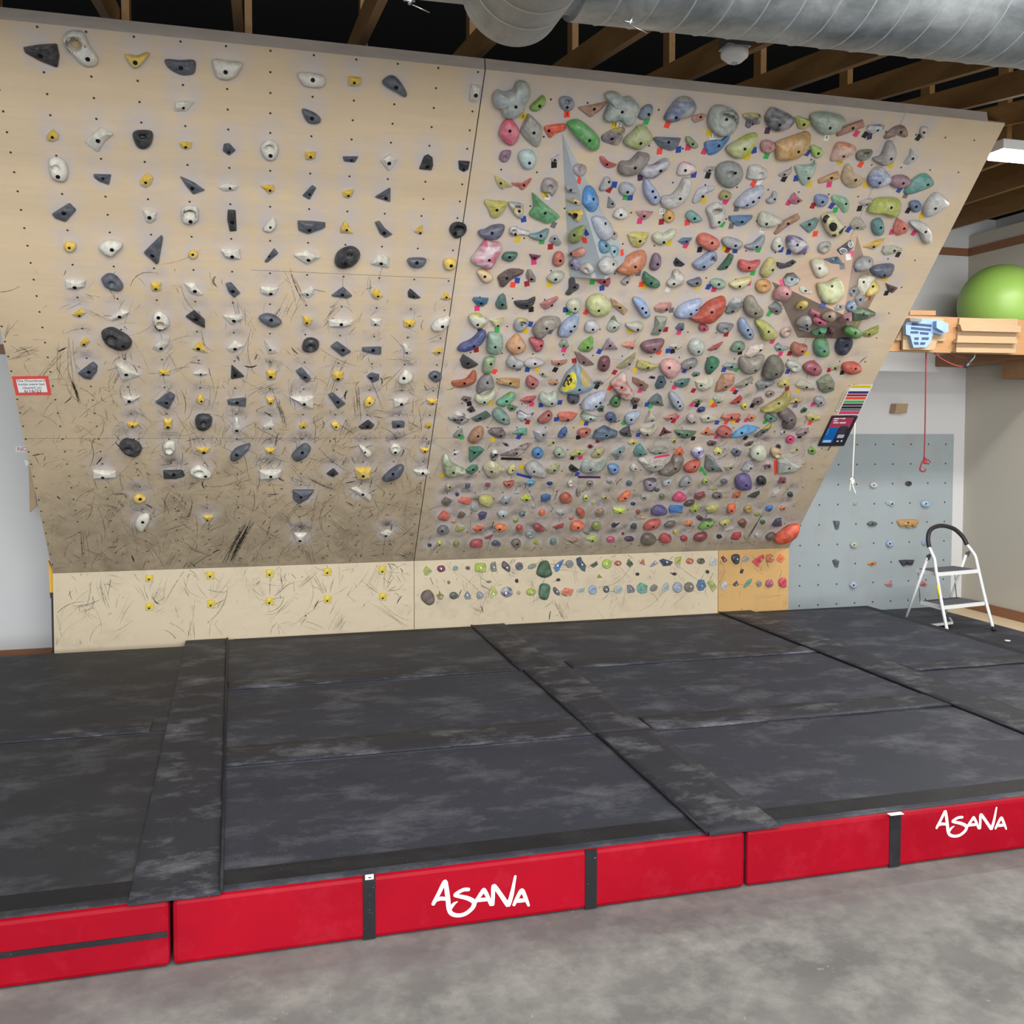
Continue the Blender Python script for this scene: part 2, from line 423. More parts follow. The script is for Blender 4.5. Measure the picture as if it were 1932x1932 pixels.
# ducts
dt = empty('spiral_duct', (3.0, -3.6, 3.3), 'large galvanised spiral air duct hanging across the top right above the board', 'air duct')
RD = 0.33
pa, pb = atZ(1100, 52, 3.0), atZ(1932, 137, 3.0)
dv = (pb-pa).normalized(); nrm = Vector((0, 0, 1)).cross(dv)
off = -nrm*0.10
pa = pa + Vector((0, 0, RD)) + off; pb = pb + Vector((0, 0, RD)) + off
if nrm.y < 0: nrm = -nrm
a0 = pa - dv*3.2; b0 = pb + dv*3.0
L = (b0-a0).length
bm = bmesh.new(); tube(bm, [a0+dv*3.15, b0], RD, 64); mesh_obj('duct_pipe', bm, M['galv'], dt)
bm = bmesh.new(); tube(bm, [a0, a0+dv*3.2], RD*0.93, 64); mesh_obj('plain_duct_run', bm, M['galv'], dt)
# helical lock seam on the spiral pipe
bm = bmesh.new(); pts = []
u_ = Vector((0, 0, 1)); v_ = dv.cross(u_); turns = int((L-3.2)/0.137)
for i in range(turns*28):
    a = -2*pi*i/28
    pts.append(a0 + dv*(3.2+0.137*i/28) + (u_*cos(a)+v_*sin(a))*(RD+0.001))
tube(bm, pts, 0.0032, 5); mesh_obj('lock_seam', bm, M['seam'], dt)
for d_ in (1.0, 2.45):
    bm = bmesh.new(); tube(bm, [a0+dv*d_, a0+dv*(d_+0.03)], RD*0.93+0.006, 48); mesh_obj('joint_band', bm, M['galv'], dt)
for (cx, cy) in ((772, 8), (1187, 48)):
    p = atY(cx, cy, -3.75)
    bm = bmesh.new(); tube(bm, [p, p+Vector((0.012, 0, 0.03))], 0.006, 8); tube(bm, [p+Vector((-0.02, 0, 0.012)), p+Vector((0.02, 0, 0.012))], 0.004, 6); tube(bm, [p+Vector((0.01, 0, 0)), p+Vector((0.07, 0, -0.02))], 0.002, 6)
    mesh_obj('wire_hanger_clip', bm, M['steel'], dt)
# branch toward the viewer
br = dt
RB = 0.185
pc = atY(974, 76, -3.75); pc = Vector((pc.x, pc.y, pc.z+RB))
bm = bmesh.new(); tube(bm, [pc+Vector((0, 0.06, 0)), pc+Vector((0, -1.6, 0.0))], RB, 48); mesh_obj('branch_pipe', bm, M['galv'], br)
for k in range(9):
    bm = bmesh.new(); tube(bm, [pc+Vector((0, -0.1-0.13*k, 0)), pc+Vector((0, -0.105-0.13*k, 0))], RB+0.003, 48, False)
    mesh_obj('seam_ring', bm, M['seam'], br)

# sensor below the duct
p = atY(1386, 93, -2.95)
sn = empty('occupancy_sensor', p, 'white round sensor on a square box hanging under the duct', 'sensor')
bx('junction_box', p+Vector((-0.06, -0.05, -0.0)), p+Vector((0.06, 0.05, 0.075)), M['steel'], sn, 0.004)
bm = bmesh.new(); tube(bm, [p+Vector((0, 0, 0.0)), p+Vector((0, 0, -0.02)), p+Vector((0, 0, -0.035)), p+Vector((0, 0, -0.058)), p+Vector((0, 0, -0.062))], [0.06, 0.064, 0.062, 0.035, 0.02], 28); mesh_obj('sensor_dome', bm, M['white'], sn)
bm = bmesh.new(); tube(bm, [p+Vector((0, 0, -0.060)), p+Vector((0, 0, -0.068))], 0.013, 14); mesh_obj('sensor_lens', bm, M['galv'], sn)
bm = bmesh.new(); tube(bm, [p+Vector((0, 0, 0.07)), p+Vector((0, 0, 0.8))], 0.009, 8); mesh_obj('conduit', bm, M['steel'], sn)

# ---------------------------------------------------------------- the two overhanging boards and the kick panels
def board(name, x0, x1, mat, label, holds_uv, seams):
    root = empty(name, ((x0+x1)/2, -STOP*ST*0.5, ZB+STOP*CT*0.5), label, 'climbing board')
    bm = bmesh.new(); nu, nv = int((x1-x0)/0.02), int(STOP/0.02)
    lay = bm.verts.layers.float.new('chalk'); lay2 = bm.verts.layers.float.new('smudge')
    g = [[bm.verts.new(bd(x0+(x1-x0)*i/nu, STOP*j/nv)) for j in range(nv+1)] for i in range(nu+1)]
    rnd = random.Random(5)
    for (hx, hs, hr) in holds_uv:
        if not (x0-0.2 < hx < x1+0.2): continue
        cs = hs + hr*0.9 + 0.03; R1 = hr*1.3+0.07; k2 = rnd.random()
        low = max(0.0, min(1.0, (2.6-hs)/1.6))
        i0, i1 = int((hx-R1-x0)/(x1-x0)*nu), int((hx+R1-x0)/(x1-x0)*nu)+1
        j0, j1 = int((cs-R1)/STOP*nv), int((cs+R1)/STOP*nv)+1
        for i in range(max(0, i0), min(nu, i1)+1):
            for j in range(max(0, j0), min(nv, j1)+1):
                xx = x0+(x1-x0)*i/nu; ss = STOP*j/nv
                d = hypot(xx-hx, (ss-cs))/R1
                if d < 1:
                    v = g[i][j]; v[lay] = max(v[lay], (1-d)**0.8*(0.55+0.45*k2))
                d2 = hypot((xx-hx), (ss-cs-0.03)*1.4)/(R1*0.75)
                if d2 < 1: v = g[i][j]; v[lay2] = max(v[lay2], (1-d2)*low*(0.3+0.9*k2))
                d3 = hypot((xx-hx), (ss-hs)*1.0)/(hr+0.035)
                if d3 < 1: v = g[i][j]; v[lay] = max(v[lay], 0.9*min(1, (1-d3)*3)); v[lay2] *= 0.3
    for i in range(nu):
        for j in range(nv):
            bm.faces.new((g[i][j], g[i+1][j], g[i+1][j+1], g[i][j+1]))
    # back and sides
    c = [bd(x0, 0, -0.02), bd(x1, 0, -0.02), bd(x1, STOP, -0.02), bd(x0, STOP, -0.02)]
    cv = [bm.verts.new(p) for p in c]
    bm.faces.new(cv[::-1])
    for a, b, i in ((g[0][0], g[nu][0], 0), (g[nu][0], g[nu][nv], 1), (g[nu][nv], g[0][nv], 2), (g[0][nv], g[0][0], 3)):
        bm.faces.new((b, a, cv[i], cv[(i+1) % 4]))
    o = mesh_obj('plywood_face', bm, mat, root)
    # frame behind
    bm = bmesh.new()
    n = int((x1-x0)/0.6)
    for i in range(n+1):
        x = x0+0.02+(x1-x0-0.06)*i/n
        vs = [bd(x, 0.0, -0.022), bd(x, STOP, -0.022), bd(x, STOP, -0.16), bd(x, 0.0, -0.16)]
        slab(bm, vs, (1, 0, 0), 0.038)
    mesh_obj('stud', bm, M['rafter'], root)
    # panel joints: thin dark grooves
    for (ax, as_, bx_, bs_) in seams:
        bm = bmesh.new()
        a, b = bd(ax, as_, 0.00025), bd(bx_, bs_, 0.00025)
        d = (b-a).normalized().cross(NB)*0.0010
        bm.faces.new([bm.verts.new(q) for q in (a-d, b-d, b+d, a+d)])
        mesh_obj('panel_joint', bm, M['brown_dark'], root)
    bm = bmesh.new()
    a = bd(x0, STOP, 0.0); 
    slab(bm, [bd(x0, STOP, 0), bd(x0, STOP, 0)+Vector((0, 0.012, 0.058)), bd(x0, STOP, 0)+Vector((0, 0.10, 0.058)), bd(x0, STOP, -0.11)], (1, 0, 0), x1-x0-(0.12 if x1 > 5 else 0.0))
    mesh_obj('header', bm, M['header'], root)
    return root
M['brown_dark'] = plain('5c4c3a', 0.9)

def kick(name, x0, x1, mat, label, z1=ZB):
    bm = bmesh.new(); nu, nv = int((x1-x0)/0.03), 17
    bmesh.ops.create_grid
    box(bm, (x0, 0, -0.05), (x1, 0.02, z1-0.002))
    o = mesh_obj(name, bm, mat, None)
    return tag(o, label, 'kick panel', 'kick panels below the overhang')
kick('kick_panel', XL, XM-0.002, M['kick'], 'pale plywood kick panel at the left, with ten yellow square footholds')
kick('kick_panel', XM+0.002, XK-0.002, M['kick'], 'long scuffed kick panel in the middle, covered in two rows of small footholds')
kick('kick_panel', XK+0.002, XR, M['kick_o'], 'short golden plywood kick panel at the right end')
tag(bx('board_support', (XL+0.02, 0.03, FLOOR), (XR-0.02, WY-0.03, ZB-0.06), M['void']), 'dark timber base box hidden behind the kick panels', 'support frame')

# volumes bolted to the spray board
VOL = []
def volume(name, base, peak_px, h, mats, label, face_m):
    P = atB(peak_px[0], peak_px[1], h)
    B = [atB(x, y, 0.0005) for x, y in base]
    ctr = sum(B, P)/(len(B)+1)
    bm = bmesh.new(); pv = bm.verts.new(P); bv = [bm.verts.new(b) for b in B]
    n = len(B)
    for i in range(n):
        f = bm.faces.new((bv[i], bv[(i+1) % n], pv)); f.material_index = face_m[i]
        if f.normal.length == 0: f.normal_update()
    bm.faces.new(bv[::-1])
    bmesh.ops.recalc_face_normals(bm, faces=bm.faces[:])
    bm.faces.ensure_lookup_table()
    o = mesh_obj(name, bm, mats)
    tag(o, label, 'climbing volume', 'wooden volumes on the right board')
    for i in range(n):
        VOL.append((B[i], B[(i+1) % n], P))
    return o
volume('climbing_volume', [(1060, 250), (1074, 522), (1140, 515), (1184, 487)], (1143, 527), 0.17, [M['grey_vol']], 'tall narrow blue-grey pyramid volume bolted to the right board', [0, 0, 0, 0])
volume('climbing_volume', [(1617, 444), (1456, 531), (1505, 637), (1608, 640), (1652, 556)], (1591.6, 594), 0.24, [M['orange_vol'], M['bark_vol']], 'wide peach wood pyramid volume covered in holds, bolted to the right board', [0, 1, 1, 1, 1])

# ---------------------------------------------------------------- crash mats
def mat_block(x0, x1, y0, y1, label, m, front=None, straps=(), logo=None, ztop=0.0, midband=False):
    r = empty('crash_mat', ((x0+x1)/2, (y0+y1)/2, FLOOR), label, 'crash mat', 'crash mats on the floor')
    g = 0.005
    bx('mat_body', (x0+g, y0+g+(0.012 if front else 0), FLOOR+0.002), (x1-g, y1-g, ztop), m, r, 0.012)
    if front:
        bx('front_panel', (x0+0.004, YF, FLOOR+0.004), (x1-0.004, YF+0.03, ztop-0.004), M['red'], r, 0.0145)
        bx('edge_band', (x0+0.01, YF+0.055, ztop-0.002), (x1-0.01, YF+0.165, ztop+0.0008), M['band'], r)
        for (sx0, sx1) in straps:
            bx('webbing_strap', (sx0, YF-0.003, FLOOR+0.006), (sx1, YF+0.004, ztop-0.002), M['band'], r)
        if midband:
            bx('webbing_band', (x0+0.01, YF-0.003, -0.118), (x1-0.012, YF+0.004, -0.100), M['band'], r)
    return r
m_l = mat_block(-2.9, 0.645, YF, -2.105, 'front left crash mat with a red face and one long horizontal black band', M['mat_l'], True, midband=True)
mat_block(-2.9, 0.645, -2.105, -0.15, 'black crash mat at the back left, against the white wall', M['mat_l'])
m_c = mat_block(0.645, 2.655, YF, -2.71, 'front centre crash mat, red face with white lettering and two black straps', M['mat'], True, straps=((1.245, 1.287), (2.024, 2.068)))
mat_block(0.645, 2.655, -2.71, -1.41, 'middle black crash mat in the centre column, between two seam strips', M['mat'])
rb_ = mat_block(0.645, 2.655, -1.41, -0.005, 'black crash mat in the centre column against the kick panel', M['mat'])
m_r = mat_block(2.655, 4.655, YF, -2.74, 'front right crash mat, red face with lettering beside one black strap', M['mat'], True, straps=((3.27, 3.32),))
mat_block(2.655, 4.655, -2.74, -1.45, 'middle black crash mat in the right column', M['mat'])
bx('edge_band', (0.75, -0.10, -0.002), (2.45, -0.02, 0.0008), M['band'], rb_)
rb_ = mat_block(2.655, 4.655, -1.45, -0.005, 'black crash mat in the right column below the spray board', M['mat'])
bx('edge_band', (2.75, -0.10, -0.002), (4.50, -0.02, 0.0008), M['band'], rb_)
mat_block(4.655, 5.885, -4.6, -2.05, 'nearer black crash mat along the right side', M['mat'])
mr = mat_block(4.655, 5.885, -2.05, -0.03, 'far right crash mat with a black rim, next to the step ladder', M['mat'])
bx('edge_band', (5.80, -2.04, -0.002), (5.876, -0.04, 0.0008), M['band'], mr)
bx('edge_band', (4.85, -0.11, -0.0021), (5.795, -0.04, 0.0008), M['band'], mr)
def strip(x0, x1, y0, y1, label, droop=False, lift=0.005, skew=0.0, pipe=None):
    bm = bmesh.new(); rnd = random.Random(int(x0*100+y0*77))
    nx, ny = max(2, int(abs(x1-x0)/0.05)), max(2, int(abs(y1-y0)/0.05))
    V = {}
    for i in range(nx+1):
        for j in range(ny+1):
            x = x0+(x1-x0)*i/nx; y = y0+(y1-y0)*j/ny
            z = lift + 0.0018*sin(9*x+4*y)*cos(6*y+3*x) + 0.001*rnd.random()
            V[i, j] = (x+skew*(0-y), y, z)
    if droop:
        pass
    t = {k: bm.verts.new(v) for k, v in V.items()}; b = {k: bm.verts.new((v[0], v[1], 0.0012)) for k, v in V.items()}
    for i in range(nx):
        for j in range(ny):
            f = bm.faces.new((t[i, j], t[i+1, j], t[i+1, j+1], t[i, j+1])); f.smooth = True
            bm.faces.new((b[i, j+1], b[i+1, j+1], b[i+1, j], b[i, j]))
    for i in range(nx):
        bm.faces.new((b[i, 0], b[i+1, 0], t[i+1, 0], t[i, 0])); bm.faces.new((t[i, ny], t[i+1, ny], b[i+1, ny], b[i, ny]))
    for j in range(ny):
        bm.faces.new((t[0, j], t[0, j+1], b[0, j+1], b[0, j])); bm.faces.new((b[nx, j], b[nx, j+1], t[nx, j+1], t[nx, j]))
    o = mesh_obj('seam_flap', bm, M['flap'])
    tag(o, label, 'seam flap', 'fabric flaps over the mat seams')
    if pipe:
        bm = bmesh.new()
        q0, q1 = pipe
        tube(bm, [(q0[0]+skew*(0-q0[1]), q0[1], 0.0075), (q1[0]+skew*(0-q1[1]), q1[1], 0.0075)], 0.006, 8)
        mesh_obj('piping', bm, M['band'], o)
    return o
strip(0.43, 0.705, YF-0.012, -0.01, 'long charcoal flap over the left lengthwise mat seam', skew=0.023, lift=0.007, pipe=((0.708, YF), (0.708, -0.01)))

strip(2.50, 2.79, YF-0.012, -2.71, 'front charcoal flap over the centre lengthwise mat seam', lift=0.012, pipe=((2.497, YF), (2.497, -2.71)))
strip(2.49, 2.78, -2.70, -1.42, 'middle charcoal flap over the centre lengthwise seam', lift=0.010, pipe=((2.487, -2.70), (2.487, -1.42)))
strip(2.47, 2.72, -1.41, -0.01, 'rear charcoal flap of the centre lengthwise seam', lift=0.008, pipe=((2.467, -1.41), (2.467, -0.01)))
strip(4.52, 4.80, -3.9, -0.01, 'long charcoal flap over the right lengthwise mat seam', lift=0.009, pipe=((4.517, -3.9), (4.517, -0.01)))
strip(0.74, 2.46, -1.40, -1.19, 'upper chalky flap across the centre column of mats')
strip(0.74, 2.48, -2.70, -2.44, 'lower chalky flap across the centre column of mats')
strip(2.80, 4.51, -1.44, -1.25, 'upper chalky flap across the right column of mats')
strip(2.80, 4.51, -2.73, -2.50, 'lower chalky flap across the right column of mats')
strip(-2.8, 0.40, -2.10, -1.88, 'charcoal flap across the left pair of mats')
strip(4.81, 5.80, -2.045, -1.86, 'charcoal flap across the far right pair of mats')

# AsaNa lettering: brush strokes traced in the plane of the mat front
def logo(parent, ox, oy, sc):
    c = lambda x, y: atY(ox+x*sc, oy+y*sc, YF-0.0015)
    strokes = [
        ([(330, 725), (400, 590), (470, 450), (490, 445)], [22, 22, 24, 22]),
        ([(490, 445), (505, 560), (520, 680), (530, 780), (560, 850), (640, 878), (740, 860), (830, 790), (860, 730), (845, 690), (760, 650), (640, 625), (610, 612), (650, 580), (720, 545), (785, 540)], [22, 26, 26, 26, 24, 22, 22, 24, 26, 26, 24, 20, 18, 20, 20, 20]),
        ([(340, 690), (420, 660), (510, 665)], [18, 22, 20]),
        ([(540, 800), (570, 760), (600, 725), (640, 700)], [20, 20, 16, 6]),
        ([(860, 730), (920, 640), (975, 560), (990, 552), (1030, 620), (1075, 735)], [20, 22, 24, 24, 22, 18]),
        ([(900, 680), (960, 675), (1030, 670)], [22, 22, 20]),
        ([(1100, 730), (1105, 620), (1110, 510), (1130, 505), (1200, 600), (1290, 730), (1310, 730), (1350, 600), (1395, 370)], [22, 22, 24, 24, 24, 26, 26, 24, 14]),
        ([(1380, 735), (1420, 650), (1465, 570), (1490, 560), (1530, 650), (1568, 745)], [20, 22, 24, 24, 22, 16]),
        ([(1400, 690), (1460, 685), (1530, 680)], [20, 24, 20])]
    pxm = F_PX/ (c(900, 650)-CAM).dot(fwd)
    bm = bmesh.new()
    for k_, (pl, wd) in enumerate(strokes):
        ps = spline([Vector((p[0], p[1], 0)) for p in pl], 5); ws = []
        for i in range(len(ps)):
            f = i/5; a = int(min(f, len(wd)-1)); b = min(a+1, len(wd)-1); ws.append(wd[a]+(wd[b]-wd[a])*(f-a))
        w3 = [c(p.x, p.y) for p in ps]
        rad = [w*1.2*sc/pxm for w in ws]
        for a_, b_ in ((w3, rad),):
            fw = [p.copy() for p in w3]
            tube(bm, fw, rad, 16)
        for p, r_ in ((w3[0], rad[0]), (w3[-1], rad[-1])):
            bmesh.ops.create_uvsphere(bm, u_segments=14, v_segments=8, radius=r_*0.98, matrix=Matrix.Translation(p))
    for v in bm.verts: v.co.y = YF-0.0012+(v.co.y-(YF-0.0015))*0.06
    mesh_obj('painted_lettering', bm, M['white'], parent)
logo(m_c, 770, 1600, 280/1932)
logo(m_r, 1640+292/1932*(925-312), 1500+292/1932*(-100), 292/1932*0.70)
p = atY(697, 1653, YF-0.004)
bx('sewn_label', p+Vector((-0.014, 0, -0.012)), p+Vector((0.014, 0.004, 0.004)), M['white'], m_c)
bx('sewn_label', p+Vector((-0.004, -0.0006, -0.007)), p+Vector((0.006, 0.0, -0.003)), M['red'], m_c)
p = atZ(1690, 1536, 0.002)
bx('sewn_label', p+Vector((-0.03, -0.01, 0)), p+Vector((0.03, 0.012, 0.002)), M['white'], m_r)

# ---------------------------------------------------------------- right side: grey panel wall, shelf, ropes, ladder
tag(bx('panel_wall', (5.22, WY-0.02, FLOOR), (7.313, WY-0.001, 1.445), M['panel']), 'blue-grey climbing panel with a grid of bolt holes on the back wall', 'climbing panel')
tag(bx('floor_mat', (5.9, -2.8, FLOOR+0.004), (7.08, WY-0.03, FLOOR+0.02), M['mat']), 'thin black floor mat under the step ladder', 'floor mat')
p = atZ(1901, 1209, FLOOR+0.02); bm = bmesh.new(); tube(bm, [p, p+Vector((0, 0, 0.004))], 0.022, 16)
tag(mesh_obj('paper_disc', bm, M['white']), 'small white round scrap lying on the black floor mat', 'scrap')

PY = -0.55
def PYp(x, y, yy=PY): return atY(x, y, yy)
a, b = PYp(1683, 664), PYp(1932, 602)
zt, zbm = PYp(1800, 598.5).z, PYp(1800, 666).z
xl = PYp(1680, 664).x
tag(bx('mounting_plank', (xl-0.5, PY, zbm), (WX-0.001, PY+0.035, zt), M['plank']), 'long orange plywood plank carrying the hangboards, fixed at the right of the board', 'plank')
bp = atY(1888, 576, -0.1); rb = 76/F_PX*(bp-CAM).dot(fwd); zs = bp.z-rb-0.001
tag(bx('shelf_board', (xl+0.1, PY+0.036, zs-0.03), (WX-0.001, WY-0.4, zs), M['plank']), 'plywood shelf behind the plank holding the exercise ball', 'shelf')
bx('cross_joist', (7.1, PY+0.036, zs-0.13), (7.4, WY-0.01, zs-0.031), M['dark_joist'], bpy.data.objects['shelf_board'])
tag(bx('wall_joist', (7.18, -1.5, zbm-0.17), (WX-0.001, PY+0.5, zbm-0.001), M['dark_joist']), 'brown timber joist on the right wall under the plank', 'joist')
# ball
bc = Vector((7.02, 0.0, 0)); dd = (bc-CAM); 

bm = bmesh.new(); bmesh.ops.create_uvsphere(bm, u_segments=64, v_segments=40, radius=rb)
tag(mesh_obj('exercise_ball', bm, M['ball'], None, True, None), 'big lime green exercise ball resting on the shelf behind the plank', 'exercise ball')
bo = bpy.data.objects['exercise_ball']; bo.location = bp
# hangboards
def pq(pts, y, th, m, name, parent):
    bm = bmesh.new(); slab(bm, [atY(px_, py_, y) for px_, py_ in pts], (0, 1, 0), th)
    return mesh_obj(name, bm, m, parent)
cx_ = lambda x: 1632+x/6.44
cy_ = lambda y: 430+y/6.44
cc = lambda pts: [(cx_(x), cy_(y)) for x, y in pts]
hb = empty('campus_rungs', atY(1865, 630, PY-0.03), 'pale wooden three-rung hangboard screwed to the plank', 'hangboard')
pq(cc([(1150, 1095), (1858, 1105), (1835, 1500), (1105, 1490)]), PY-0.02, 0.019, M['pale_wood'], 'backing_board', hb)
for pts in ([(1155, 1170), (1895, 1190), (1895, 1270), (1180, 1250)], [(1125, 1345), (1855, 1360), (1850, 1405), (1115, 1392)], [(1110, 1465), (1830, 1475), (1825, 1522), (1108, 1510)]):
    pq(cc(pts), PY-0.065, 0.044, M['pale_wood'], 'rung', hb)
hb2 = empty('metal_hangboard', atY(1738, 625, PY-0.05), 'light blue slotted hangboard on a pale wooden backer at the left end of the plank', 'hangboard')
pq(cc([(545, 1000), (860, 1005), (860, 1062), (545, 1055)]), PY-0.012, 0.011, M['plank'], 'top_block', hb2)
pq(cc([(450, 1230), (965, 1260), (975, 1375), (375, 1365)]), PY-0.022, 0.021, M['pale_wood'], 'backing_strip', hb2)
pq(cc([(470, 1080), (900, 1090), (965, 1105), (880, 1370), (840, 1485), (460, 1478)]), PY-0.045, 0.022, M['pale_wood'], 'backing_board', hb2)
mainp = pq(cc([(535, 1095), (690, 1100), (850, 1110), (1010, 1160), (1015, 1260), (930, 1300), (830, 1275), (820, 1305), (800, 1385), (745, 1450), (590, 1455), (550, 1310), (500, 1295), (495, 1180)]), PY-0.085, 0.039, M['blue_metal'], 'grip_plate', hb2)
for pts in ([(570, 1150), (810, 1175), (808, 1205), (565, 1185)], [(560, 1200), (800, 1225), (800, 1255), (560, 1232)], [(555, 1255), (650, 1255), (648, 1285), (552, 1282)], [(668, 1262), (775, 1272), (770, 1300), (668, 1292)], [(600, 1330), (655, 1330), (650, 1362), (602, 1360)], [(690, 1330), (780, 1330), (770, 1362), (690, 1360)], [(590, 1385), (650, 1388), (655, 1420), (605, 1420)], [(675, 1388), (740, 1390), (725, 1420), (670, 1420)]):
    pq(cc(pts), PY-0.0865, 0.001, M['navy'], 'slot', mainp)
pq(cc([(870, 1130), (930, 1125), (1015, 1170), (1010, 1250), (960, 1265), (870, 1215)]), PY-0.13, 0.044, M['blue_metal'], 'side_grip', hb2)
pq(cc([(540, 1090), (695, 1105), (690, 1140), (555, 1135)]), PY-0.12, 0.034, M['steel'], 'top_grip', hb2)
# small wooden block on back wall
bm = bmesh.new()
c4 = lambda pts: [(1480+x/4.274, 640+y/4.274) for x, y in pts]
slab(bm, [atY(px_, py_, WY-0.09) for px_, py_ in c4([(905, 520), (1000, 520), (985, 598), (890, 598)])], (0, 1, 0), 0.088)
tag(mesh_obj('wooden_hold', bm, M['pale_wood']), 'small plain wooden block hold on the back wall above the blue-grey panel', 'climbing hold')
# ropes
def rope(name, pts, r, m, label, extra=None):
    bm = bmesh.new(); tube(bm, spline(pts, 6), r, 8)
    o = mesh_obj(name, bm, m); tag(o, label, 'rope')
    if extra:
        for nm, ps, rr in extra:
            bm = bmesh.new(); tube(bm, spline(ps, 6), rr, 8); mesh_obj(nm, bm, m, o)
    return o
M['red_rope'] = plain('8c343a', 0.8, 0, 0.25, 200)
M['white_rope'] = plain('d0d0c8', 0.8, 0, 0.2, 200)
Yr = PY+0.06
rp = lambda x, y, yy=Yr: atY(1480+x/4.274, 640+y/4.274, yy)
rope('red_cord', [rp(1143, 95), rp(1140, 300), rp(1136, 600), rp(1132, 800), rp(1127, 960)], 0.0055, M['red_rope'], 'red cord hanging from the plank down in front of the grey panel',
     [('knot', [rp(1127, 960), rp(1150, 975), rp(1120, 990), rp(1145, 1000), rp(1118, 975)], 0.009), ('loose_end', [rp(1140, 965), rp(1165, 975), rp(1178, 995)], 0.005), ('hook', [rp(1112, 985), rp(1098, 1030), rp(1095, 1055), rp(1115, 1066), rp(1135, 1060), rp(1140, 1045)], 0.007)])
rope('red_cord', [rp(1195, 98, PY+0.02), rp(1270, 160, PY+0.02), rp(1370, 208, PY), rp(1460, 225, PY-0.02), rp(1500, 200, PY-0.04)], 0.006, M['red_rope'], 'dark red cord sagging between the plank and the joist pulley')
rope('red_cord', [rp(1300, 98, PY+0.02), rp(1380, 135, PY+0.02), rp(1460, 150, PY+0.02)], 0.005, M['red_rope'], 'short upper piece of red cord just under the plank')
bm = bmesh.new(); tube(bm, [rp(1470, 215, PY-0.05), rp(1500, 180, PY-0.05), rp(1530, 150, PY-0.05), rp(1533, 120, PY-0.05)], 0.008, 8); tube(bm, [rp(1462, 225, PY-0.06), rp(1490, 190, PY-0.06)], 0.016, 10)
tag(mesh_obj('carabiner', bm, M['dark_metal']), 'grey metal pulley and carabiner clipped to the brown joist', 'carabiner')
Yw = -0.87
wp = lambda x, y: atY(1480+x/4.274, 640+y/4.274, Yw)
rope('white_cord', [wp(573, 610), wp(572, 625), wp(568, 660), wp(560, 850), wp(552, 1000), wp(549, 1120)], 0.006, M['white_rope'], 'white cord hanging from behind the right edge of the board',
     [('knot', [wp(549, 1118), wp(532, 1135), wp(560, 1150), wp(535, 1160), wp(555, 1135), wp(548, 1170)], 0.008), ('loose_end', [wp(545, 1160), wp(555, 1200), wp(572, 1245)], 0.007), ('loose_end', [wp(535, 1150), wp(528, 1190), wp(526, 1225)], 0.005)])

# step ladder
fh = Vector((sin(YAW), cos(YAW), 0)); rh = Vector((cos(YAW), -sin(YAW), 0))
Bv = (fh*0.906 - rh*0.423).normalized(); Wv = (rh*0.906 + fh*0.423).normalized()
FZ = FLOOR+0.02
base = atZ(1875, 1190, FZ) - Wv*0.265
LP = lambda w, b, z: base + Wv*w + Bv*b + Vector((0, 0, z))
ld = empty('step_ladder', base+Bv*0.25, 'white two-step folding ladder with a black curved handrail, right of the mats', 'step ladder')
for s, yl in ((1, False), (-1, True)):
    bm = bmesh.new(); tube(bm, spline([LP(s*0.265, 0, 0.0), LP(s*0.255, 0.08, 0.25), LP(s*0.245, 0.155, 0.52), LP(s*0.24, 0.175, 0.60), LP(s*0.235, 0.20, 0.64), LP(s*0.222, 0.25, 0.70)], 5), 0.0135, 12)
    rl = mesh_obj('front_rail', bm, M['white_metal'], ld)
    bm = bmesh.new(); tube(bm, [LP(s*0.265, -0.003, 0.0), LP(s*0.265, 0.008, 0.035)], 0.0175, 12); mesh_obj('rubber_foot', bm, M['black_rubber'], rl)
    if yl:
        bm = bmesh.new(); tube(bm, [LP(s*0.2535, 0.10, 0.30), LP(s*0.2495, 0.125, 0.40)], 0.0158, 12)
        o = mesh_obj('warning_sticker', bm, plain('e4d81c', 0.5), rl); o['label'] = 'yellow warning sticker'
    bm = bmesh.new(); tube(bm, [LP(s*0.225, 0.26, 0.61), LP(s*0.235, 0.50, 0.0)], 0.0115, 10); lg = mesh_obj('rear_leg', bm, M['white_metal'], ld)
    bm = bmesh.new(); tube(bm, [LP(s*0.235, 0.488, 0.03), LP(s*0.235, 0.502, 0.0)], 0.016, 10); mesh_obj('rubber_foot', bm, M['black_rubber'], lg)
    bm = bmesh.new(); slab(bm, [LP(s*0.228, 0.21, 0.66), LP(s*0.228, 0.27, 0.63), LP(s*0.228, 0.27, 0.575), LP(s*0.228, 0.235, 0.60)], Wv*s, 0.004); mesh_obj('hinge_bracket', bm, M['steel'], ld)
    bm = bmesh.new(); tube(bm, [LP(s*0.215, 0.37, 0.49), LP(s*0.215, 0.34, 0.22)], 0.004, 6); mesh_obj('brace', bm, M['steel'], ld)
bm = bmesh.new(); tube(bm, spline([LP(0.222, 0.25, 0.70), LP(0.205, 0.28, 0.765), LP(0.135, 0.315, 0.835), LP(0, 0.33, 0.865), LP(-0.135, 0.315, 0.84), LP(-0.205, 0.28, 0.775), LP(-0.222, 0.25, 0.70)], 6), 0.018, 14); mesh_obj('handrail', bm, M['black_rubber'], ld)
